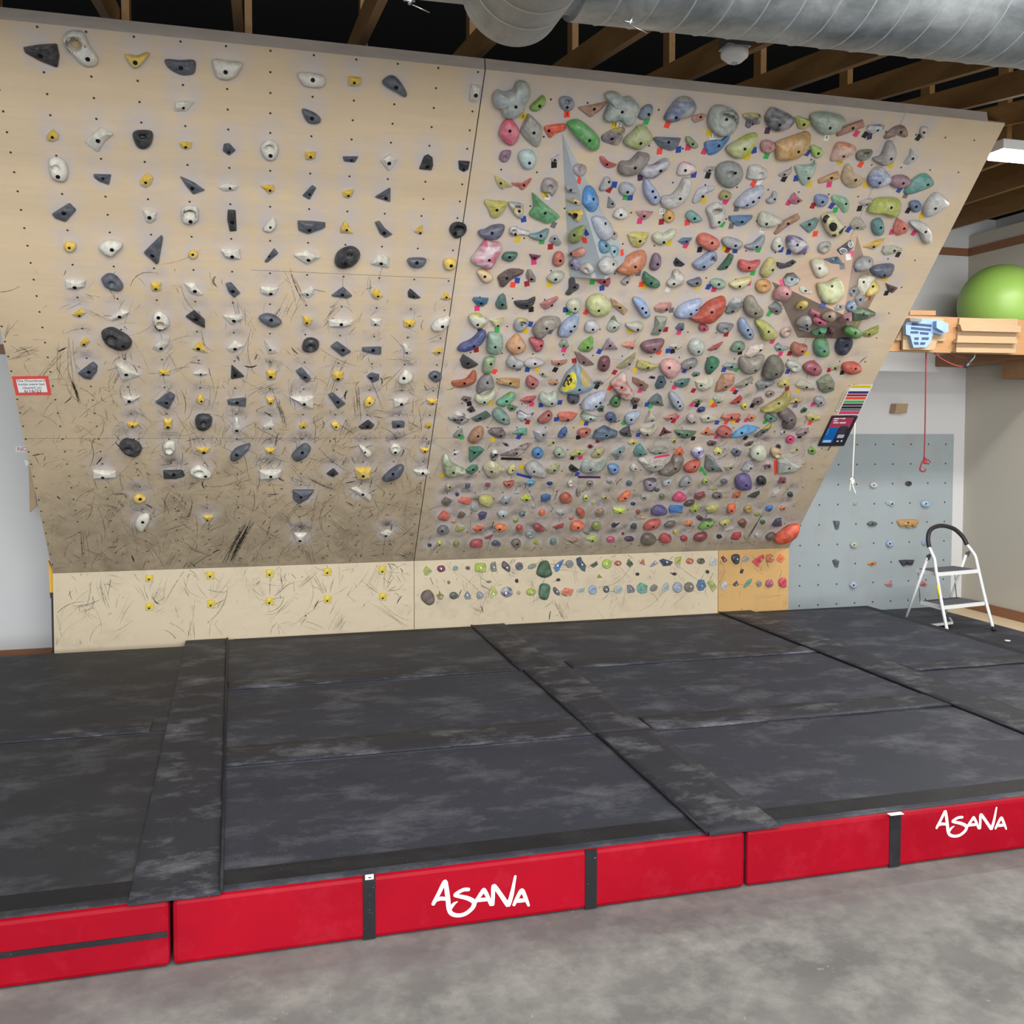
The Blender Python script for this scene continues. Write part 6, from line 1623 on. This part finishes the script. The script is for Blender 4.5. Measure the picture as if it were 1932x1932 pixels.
def build_hold(h):
    P = h['pts']; n = len(P)
    cx = (min(p[0] for p in P)+max(p[0] for p in P))/2; cy = (min(p[1] for p in P)+max(p[1] for p in P))/2
    N, D, where = plane_for(cx, cy, h['side'])
    h['where'] = where; h['px'] = (cx, cy)
    w0 = [at(x, y, N, D) for x, y in P]
    up = Vector((0, 0, 1)); V = (up-N*N.dot(up)).normalized(); U = V.cross(N).normalized()
    if U.x < 0: U = -U
    c0 = at(cx, cy, N, D)
    us = [(p-c0).dot(U) for p in w0]; vs = [(p-c0).dot(V) for p in w0]
    wd, ht = max(us)-min(us), max(vs)-min(vs)
    area_ = abs(sum(us[i]*vs[(i+1) % n]-us[(i+1) % n]*vs[i] for i in range(n)))/2
    sz = sqrt(area_)
    H = {'f': 0.40, 'r': 0.50, 'd': 0.42, 'o': 0.36}[h['f']]*sz
    if where == 'kick': H *= 0.6
    H = max(0.010, min(0.13, H)); h['size'] = sz
    off = 0.42*H
    w1 = [at(x, y, N, D+off) for x, y in P]
    c0 = at(cx, cy, N, D+off) - N*off
    pts = [Vector(((p-c0).dot(U), (p-c0).dot(V), 0)) for p in w1]
    if sum(pts[i].x*pts[(i+1) % n].y-pts[(i+1) % n].x*pts[i].y for i in range(n)) < 0: pts = pts[::-1]
    rnd = random.Random(int(cx*31+cy*17))
    if h['f'] == 'f' and n <= 7:
        ol = []
        for i in range(n):
            a, b, c = pts[i-1], pts[i], pts[(i+1) % n]
            ol += [b+(a-b)*0.10, b+(b*0.5+(a+c)*0.25-b)*0.10, b+(c-b)*0.10]
    else:
        ol = spline(pts, 3 if h['f'] == 'f' else 4, True)
    m = len(ol); cen = sum(ol, Vector())/m
    bm = bmesh.new()
    def local(p, z): return c0+U*p.x+V*p.y+N*z
    def ring(scale, z, c=cen, tgt=None, jit=0.0):
        return [bm.verts.new(local(c+(p-cen)*scale, z*(1+rnd.uniform(-jit, jit)))) for p in ol]
    two = None
    rings = [ring(0.93, 0.0005/1)]
    if h['f'] == 'f':
        top = cen+Vector((rnd.uniform(-.12, .12)*wd, 0.20*ht, 0))
        rings += [ring(1.0, 0.12*H), ring(0.93, 0.45*H, cen+(top-cen)*0.10)]
        k = rnd.uniform(0.38, 0.6)
        rings += [ring(k, H*0.92, cen+(top-cen)*0.8, jit=0.06), ring(k*0.55, H, cen+(top-cen)*0.9)]
        endc, endz = cen+(top-cen)*0.9, H
    else:
        j = 0.05
        rings += [ring(1.0, 0.22*H), ring(0.97, 0.48*H), ring(0.84, 0.78*H, jit=j), ring(0.62, 0.96*H, jit=j)]
        endc, endz = cen, H*1.02
        if h['f'] == 'r': rings += [ring(0.3, H*1.02)]
    holefaces = []
    if h['h'] and h['f'] in 'do':
        hx, hy, hr = h['h']
        q0 = at(hx, hy, N, D+off*1.6); q1 = at(hx+hr, hy, N, D+off*1.6)
        hc = Vector(((q0-c0).dot(U), (q0-c0).dot(V), 0)); rr = (q1-q0).length
        deep = 0.06 if h['f'] == 'o' else 0.55
        if h['f'] == 'o':
            for v_ in rings[-1]: pass
        ang = [atan2((p-cen).y, (p-cen).x) for p in ol]
        def circ(r_, z): return [bm.verts.new(local(hc+Vector((cos(a)*r_, sin(a)*r_, 0)), z)) for a in ang]
        rings.append(circ(rr*1.25, H*1.0)); rings.append(circ(rr*1.02, H*0.95)); rings.append(circ(rr*0.9, H*(0.5+deep)/1.6 if h['f'] == 'd' else H*0.4)); rings.append(circ(rr*0.8 if h['f'] == 'd' else rr*0.9, H*deep))
        endc, endz = hc, H*deep*(0.92 if h['f'] == 'd' else 1)
    for a, b in zip(rings, rings[1:]):
        for i in range(m):
            f = bm.faces.new((a[i], a[(i+1) % m], b[(i+1) % m], b[i])); f.smooth = h['f'] != 'f'
    cv = bm.verts.new(local(endc, endz)); last = rings[-1]
    for i in range(m):
        f = bm.faces.new((last[i], last[(i+1) % m], cv)); f.smooth = h['f'] != 'f'
        if h['f'] == 'o': f.material_index = 1
    bm.faces.new(rings[0][::-1])
    # which side is out
    bm.normal_update()
    tree = BVHTree.FromBMesh(bm)
    kind = 'foot_hold' if (sz < 0.048 or where == 'kick') else {'f': 'angular_hold', 'r': 'rounded_hold', 'd': 'dished_hold', 'o': 'ring_hold'}[h['f']]
    if h['side'] == 'panel': kind = 'panel_hold'
    org = c0+N*0.0
    mats = [M['hold']] + ([M['ply_edge']] if h['f'] == 'o' else [])
    root = mesh_obj(kind, bm, mats, None, False, org)
    cols = h['col'].split(',')
    if h['side'] == 'left': cols = [LEFTC[h['col']]]
    c1 = srgb(cols[0]); c2 = srgb(cols[-1]) if len(cols) > 1 else c1
    root.color = (*c1, 1); root['col2'] = [float(v) for v in c2]
    h['obj'] = root; h['hex'] = cols; h['c0'] = c0; h['N'] = N; h['wd'] = wd; h['ht'] = ht; h['kind'] = kind
    lum = sum(c1)/3
    br = (0.0105 if h['side'] == 'left' else 0.0085) if sz > 0.06 else 0.007
    for (bx_, by_) in h['b']:
        d = ray(bx_, by_)
        loc, nn, ix, dist = tree.ray_cast(CAM, d.normalized())
        if loc is None: continue
        if nn.dot(d) > 0: nn = -nn
        nn = (nn+N).normalized()
        a = nn.orthogonal().normalized(); b = nn.cross(a); B2 = bmesh.new()
        seg = 12
        r1 = [B2.verts.new(loc+(a*cos(2*pi*k/seg)+b*sin(2*pi*k/seg))*br-nn*0.004) for k in range(seg)]
        r2 = [B2.verts.new(loc+(a*cos(2*pi*k/seg)+b*sin(2*pi*k/seg))*br+nn*0.0018) for k in range(seg)]
        r3 = [B2.verts.new(loc+(a*cos(2*pi*k/seg)+b*sin(2*pi*k/seg))*br*0.78+nn*0.0022) for k in range(seg)]
        r4 = [B2.verts.new(loc+(a*cos(2*pi*k/seg)+b*sin(2*pi*k/seg))*br*0.5+nn*0.0019) for k in range(seg)]
        for x_, y_ in ((r1, r2), (r2, r3), (r3, r4)):
            for k in range(seg): B2.faces.new((x_[k], x_[(k+1) % seg], y_[(k+1) % seg], y_[k]))
        B2.faces.new(r4); B2.faces.new(r1[::-1])
        silver = where == 'kick' and h['side'] == 'right'
        mesh_obj('bolt', B2, M['bolt_l'] if silver else M['bolt_d'], root)
    for (hx_, pp) in h.get('P', []):
        B2 = bmesh.new(); ol2 = spline([Vector((x, y, 0)) for x, y in pp], 3, True); cn = sum(ol2, Vector())/len(ol2)
        def cast(p):
            d = ray(p.x, p.y).normalized(); loc, nn, ix, dist = tree.ray_cast(CAM, d)
            return B2.verts.new((loc if loc is not None else at(p.x, p.y, N, D+0.3*H)) - d*0.0018)
        rr = [[cast(cn+(p-cn)*k) for p in ol2] for k in (1.0, 0.75, 0.5, 0.25)]
        cc_ = cast(cn)
        for a_, b_ in zip(rr, rr[1:]):
            for i in range(len(ol2)): B2.faces.new((a_[i], a_[(i+1) % len(ol2)], b_[(i+1) % len(ol2)], b_[i]))
        for i in range(len(ol2)): B2.faces.new((rr[-1][i], rr[-1][(i+1) % len(ol2)], cc_))
        mesh_obj('coloured_patch', B2, plain(hx_, 0.4, 0, 0.1, 40), root, True)
    for (tc, pp) in h.get('T', []):
        B2 = bmesh.new(); slab(B2, [at(x, y, N, D+0.0004) for x, y in pp], N, 0.0009)
        mesh_obj('tape_strip', B2, plain(TAPE[tc], 0.55, 0, 0.08, 60), root)
    for (tc, tx, ty, num) in h['t']:
        # tape lies flat on the surface beside the hold
        p = at(tx, ty, N, D)
        ang = rnd.uniform(-0.35, 0.35); a = U*cos(ang)+V*sin(ang); b = N.cross(a)
        B2 = bmesh.new(); s1, s2 = 0.0155, 0.0185
        slab(B2, [p+N*0.0006+a*s1*i+b*s2*j for i, j in ((-1, -1), (1, -1), (1, 1), (-1, 1))], N, 0.0009)
        o = mesh_obj('tape_tag', B2, plain(TAPE[tc], 0.55, 0, 0.08, 60), root)
        if num: text('tag_number', num, 0.026, M['bolt_d'], frame(a, b, p+N*0.0018), o)
    return h
for h in HOLDS: build_hold(h)

# ---- names for colours, labels that single each hold out
import colorsys
def cname(hx):
    r, g, b = [int(hx[i:i+2], 16)/255 for i in (0, 2, 4)]
    H_, S_, V_ = colorsys.rgb_to_hsv(r, g, b); H_ *= 360
    if S_ < 0.13:
        return 'black' if V_ < 0.24 else 'charcoal' if V_ < 0.38 else 'dark grey' if V_ < 0.5 else 'grey' if V_ < 0.66 else 'light grey' if V_ < 0.78 else 'off-white'
    if S_ < 0.26 and V_ > 0.78 and 20 < H_ < 70: return 'cream'
    if V_ < 0.26: return 'black'
    if H_ < 14 or H_ >= 345:
        b_ = 'red' if S_ > 0.55 else 'dull red' if V_ < 0.62 else 'salmon' if S_ > 0.3 else 'pinkish grey'
        if H_ >= 330 or H_ < 1:
            b_ = 'crimson' if S_ > 0.6 else 'rose' if S_ > 0.35 else 'mauve'
        return b_
    if H_ < 40: return ('orange' if S_ > 0.6 and V_ > 0.6 else 'brown' if V_ < 0.6 and S_ > 0.3 else 'taupe' if S_ < 0.28 else 'tan')
    if H_ < 65: return ('yellow' if S_ > 0.55 and V_ > 0.65 else 'mustard' if S_ > 0.4 else 'khaki' if V_ < 0.65 else 'sand')
    if H_ < 90: return ('lime' if S_ > 0.5 and V_ > 0.5 else 'olive' if S_ > 0.22 else 'grey-green')
    if H_ < 165: return ('green' if S_ > 0.35 else 'dull green' if S_ > 0.2 else 'grey-green')
    if H_ < 200: return ('teal' if S_ > 0.3 else 'grey-teal')
    if H_ < 255: return ('blue' if S_ > 0.45 else 'slate blue' if V_ < 0.6 else 'pale blue')
    return ('purple' if S_ > 0.25 else 'lilac grey') if H_ < 330 else 'mauve'
def desc(h):
    if h['side'] == 'left':
        c = {'k': 'black', 'g': 'dark grey', 'w': 'cream white', 'y': 'yellow', 'K': 'yellow'}[h['col']]
    else:
        a, b = cname(h['hex'][0]), cname(h['hex'][-1])
        c = a if a == b else a+' and '+b
    ar = max(h['wd'], h['ht'])/max(0.001, min(h['wd'], h['ht'])); n = len(h['pts'])
    if h['f'] == 'f':
        s = 'triangular' if n == 3 else 'long angular' if ar > 2 else 'four-sided' if n == 4 else 'angular'
    elif h['f'] == 'r': s = 'elongated' if ar > 1.9 else 'round' if ar < 1.2 else 'rounded'
    elif h['f'] == 'd': s = 'dished'
    else: s = 'ring-shaped'
    if h['col'] == 'K': s = 'square'
    return c, s
med = 0.075
for h in HOLDS:
    c, s = desc(h); h['short'] = c+' '+s
    z = 'small' if h['size'] < 0.045 else 'large' if h['size'] > 0.13 else ''
    h['full'] = (z+' '+c+' '+s).strip() + ' hold'
def area_name(h):
    x, y = h['px']
    if h['side'] == 'panel': return 'on the blue-grey back wall panel'
    if h['where'] == 'kick': return 'on the kick panel'
    if h['where'] == 'volume': return 'on the grey volume' if x < 1300 else 'on the peach volume'
    v = 'top' if y < 330 else 'upper' if y < 520 else 'middle' if y < 700 else 'lower' if y < 900 else 'bottom'
    if h['side'] == 'left': return v+' left board'
    return v+' right board'
used = {}
def nearest(h, dx, dy):
    best = None
    for g in HOLDS:
        if g is h or (g['side'] == 'panel') != (h['side'] == 'panel'): continue
        ex, ey = g['px'][0]-h['px'][0], g['px'][1]-h['px'][1]
        al = ex*dx+ey*dy; pe = abs(ex*dy-ey*dx)
        if al <= 4 or pe > al*0.8 or al > 150: continue
        sc_ = al+pe*1.5
        if best is None or sc_ < best[0]: best = (sc_, g)
    return best[1] if best else None
def cands(h):
    A = area_name(h); F_ = h['full']
    L_, R_, U_, D_ = nearest(h, -1, 0), nearest(h, 1, 0), nearest(h, 0, -1), nearest(h, 0, 1)
    yield f'{F_}, {A}'
    if L_: yield f"{F_}, {A}, right of a {L_['short']} one"
    if R_: yield f"{F_}, {A}, left of a {R_['short']} one"
    if U_: yield f"{F_}, {A}, below a {U_['short']} one"
    if D_: yield f"{F_}, {A}, above a {D_['short']} one"
    if L_ and R_: yield f"{F_}, {A}, between {L_['short']} and {R_['short']} ones"
    if U_ and D_: yield f"{F_}, {A}, under a {U_['short']} one, over a {D_['short']} one"
    cl = lambda g: g['short'].rsplit(' ', 1)[0]
    if L_ and U_: yield f"{F_}, {A}, right of {L_['short']}, below {U_['short']} one"
    if R_ and U_: yield f"{F_}, {A}, left of {R_['short']}, below {U_['short']} one"
    if L_ and D_: yield f"{F_}, {A}, right of {L_['short']}, above {D_['short']} one"
    if R_ and D_: yield f"{F_}, {A}, left of {R_['short']}, above {D_['short']} one"
opts = [[c for c in cands(h) if len(c.replace(',', ' ').split()) <= 16] for h in HOLDS]
cnt = {}
for o_ in opts:
    for c in o_: cnt[c] = cnt.get(c, 0)+1
fallback = []
for h, o_ in zip(HOLDS, opts):
    pick = next((c for c in o_ if cnt[c] == 1), None)
    if pick is None:
        fallback.append(h); continue
    h['label'] = pick
ordn = ['first', 'second', 'third', 'fourth', 'fifth', 'sixth', 'seventh', 'eighth', 'ninth', 'tenth']
groups_ = {}
for h in fallback: groups_.setdefault((h['full'], area_name(h)), []).append(h)
for k, hs in groups_.items():
    allh = sorted([g for g in HOLDS if (g['full'], area_name(g)) == k], key=lambda g: g['px'][0])
    for h in hs:
        i = allh.index(h); n = len(allh)
        w = (ordn[i]+' from the left') if i < 10 else (ordn[min(9, n-1-i)]+' from the right')
        h['label'] = f'{k[0]}, {k[1]}, {w} of its kind there'
GR = {'left': 'resin holds on the left board', 'right': 'mixed holds on the right board', 'panel': 'holds on the blue-grey panel'}
for h in HOLDS:
    lab = h['label']
    g = 'footholds on the kick panels' if h['where'] == 'kick' else GR[h['side']]
    tag(h['obj'], lab, 'foothold' if h['kind'] == 'foot_hold' else 'climbing hold', g)

uv = [(h['c0'].x, (h['c0'].z-ZB)/CT, h['size']*0.55) for h in HOLDS if h['where'] == 'board']
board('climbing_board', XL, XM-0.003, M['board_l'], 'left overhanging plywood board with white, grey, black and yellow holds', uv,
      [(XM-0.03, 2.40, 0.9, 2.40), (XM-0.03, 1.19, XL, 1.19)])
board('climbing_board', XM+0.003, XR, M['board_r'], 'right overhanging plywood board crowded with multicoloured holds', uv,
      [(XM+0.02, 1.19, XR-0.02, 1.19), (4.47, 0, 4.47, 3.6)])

# shoe-rubber scuffs: thin curved strokes lying on the ply, one part per panel
def scuffs(parent, P3, N, strokes, mats):
    bm = bmesh.new()
    for (u, v, ln, an, cv, w, mi) in strokes:
        k = 5; pv = None; L_ = []
        for i in range(k+1):
            f = i/k - 0.5
            a = an + cv*f
            L_.append((u+cos(an)*ln*f - sin(an)*cv*ln*f*f*0.5, v+sin(an)*ln*f + cos(an)*cv*ln*f*f*0.5))
        for i in range(k+1):
            a = L_[max(i-1, 0)]; b = L_[min(i+1, k)]
            dx, dy = b[0]-a[0], b[1]-a[1]; m_ = hypot(dx, dy) or 1
            ww = w*(0.25+0.75*sin(pi*(i+0.4)/(k+0.8)))
            p = L_[i]
            q0 = P3(p[0]-dy/m_*ww, p[1]+dx/m_*ww); q1 = P3(p[0]+dy/m_*ww, p[1]-dx/m_*ww)
            if q0 is None or q1 is None: pv = None; continue
            cur = (bm.verts.new(q0), bm.verts.new(q1))
            if pv:
                f_ = bm.faces.new((pv[0], cur[0], cur[1], pv[1])); f_.material_index = mi
            pv = cur
    loose = [v for v in bm.verts if not v.link_faces]
    for v in loose: bm.verts.remove(v)
    o = mesh_obj('scuff_marks', bm, mats, parent)
    o['kind'] = 'stuff'
def scuffm(name, h, al):
    t = NT(name); t.fin(srgb(h), 0.7)
    t.put(t.b.inputs['Alpha'], t.math('MULTIPLY', t.ramp(t.noise(t.obj(), 55, 3, 0.7), 0.32, 0.5), al))
    return t.m
SM = [scuffm('rubber_scuff', '2e2a26', 0.85), scuffm('light_rubber_scuff', '57503f', 0.7), scuffm('grey_rubber_scuff', '4a4540', 0.4)]
rs = random.Random(11)
def field(x0, x1, s0, s1, n, dens):
    out = []
    while len(out) < n:
        x, s = rs.uniform(x0, x1), rs.uniform(s0, s1)
        if rs.random() > dens(x, s): continue
        an = rs.choice([rs.gauss(0.75, 0.35), rs.gauss(2.25, 0.45), rs.uniform(0, pi), rs.gauss(1.4, 0.3)])
        ln = min(0.32, rs.expovariate(1/0.075)+0.015)
        w = rs.choice([0.0008, 0.001, 0.0013, 0.0018]) if rs.random() > 0.06 else rs.uniform(0.003, 0.006)
        if w > 0.0025: ln = min(ln, 0.07)
        out.append((x, s, ln, an, rs.gauss(0, 0.7), w, rs.choice([0, 0, 1, 1, 2, 2])))
        if rs.random() < 0.16:
            for k in range(rs.randint(2, 6)):
                out.append((x+rs.gauss(0, 0.02), s+rs.gauss(0, 0.02), ln*rs.uniform(.6, 1.1), an+rs.gauss(0, 0.07), rs.gauss(0, 0.3), 0.0012, rs.choice([1, 2])))
    return out
bl, brd = bpy.data.objects['climbing_board'], bpy.data.objects['climbing_board.001']
def onb(x0, x1, o=0.00025): return lambda x, s: bd(x, s, o) if x0+0.004 < x < x1-0.004 and 0.004 < s < STOP-0.01 else None
stl = field(XL, XM, 0, 2.5, 2300, lambda x, s: (1.0 if s < 1.3 else max(0.03, 1-(s-1.3)*0.85))*(0.45+0.55*min(1, abs(x-XL)/0.5)))
def bundle(px0, px1, n, wid, spread=0.03):
    a, b = atB(*px0), atB(*px1)
    sa, sb = (a.z-ZB)/CT, (b.z-ZB)/CT
    L_ = hypot(b.x-a.x, sb-sa); an = atan2(sb-sa, b.x-a.x); out = []
    for i in range(n):
        f = rs.uniform(0.25, 0.75)
        out.append((a.x+(b.x-a.x)*f+rs.gauss(0, spread), sa+(sb-sa)*f+rs.gauss(0, spread*0.5), L_*rs.uniform(0.4, 0.9), an+rs.gauss(0, 0.05), rs.gauss(0, 0.15), wid*rs.uniform(0.5, 1.3), rs.choice([0, 1, 2])))
    return out
stl += bundle((432, 1058), (470, 985), 34, 0.003, 0.02) + bundle((133, 703), (150, 762), 10, 0.003, 0.006) + bundle((108, 664), (130, 654), 5, 0.003, 0.003) + bundle((668, 710), (676, 790), 12, 0.0018, 0.018) + bundle((513, 733), (538, 800), 8, 0.0018, 0.01) + bundle((440, 560), (480, 640), 4, 0.001, 0.02) + bundle((640, 930), (580, 900), 8, 0.0015, 0.03)
scuffs(bl, onb(XL, XM), NB, stl, SM)
scuffs(brd, onb(XM+0.005, XR), NB, field(XM, XR, 0, 2.2, 600, lambda x, s: 1.0 if s < 0.9 else max(0.05, 1-(s-0.9)*0.75)) + bundle((1441, 965), (1405, 1025), 10, 0.002, 0.006) + bundle((1468, 945), (1500, 905), 3, 0.002, 0.004), SM)
ks = [o for o in bpy.data.objects if o.name.startswith('kick_panel')]
for kp, x0, x1, n in ((ks[0], XL, XM, 300), (ks[1], XM, XK, 260), (ks[2], XK, XR, 60)):
    st = field(x0, x1, 0.0, ZB, n, lambda x, s: 0.35+0.65*(s/ZB))
    for h in HOLDS:
        if h['where'] == 'kick' and h['col'] == 'K' and x0 < h['c0'].x < x1:
            for i in range(9):
                an = rs.uniform(0.5, 2.6); ln = rs.uniform(0.05, 0.2)
                st.append((h['c0'].x+cos(an)*(0.05+ln/2), h['c0'].z+sin(an)*(0.05+ln/2), ln, an, rs.gauss(0, 0.3), 0.0012, rs.choice([1, 2, 0])))
    scuffs(kp, (lambda a, b: (lambda x, s: Vector((x, -0.00025, s)) if a+0.006 < x < b-0.006 and 0.004 < s < ZB-0.006 else None))(x0, x1), Vector((0, -1, 0)), st, SM)
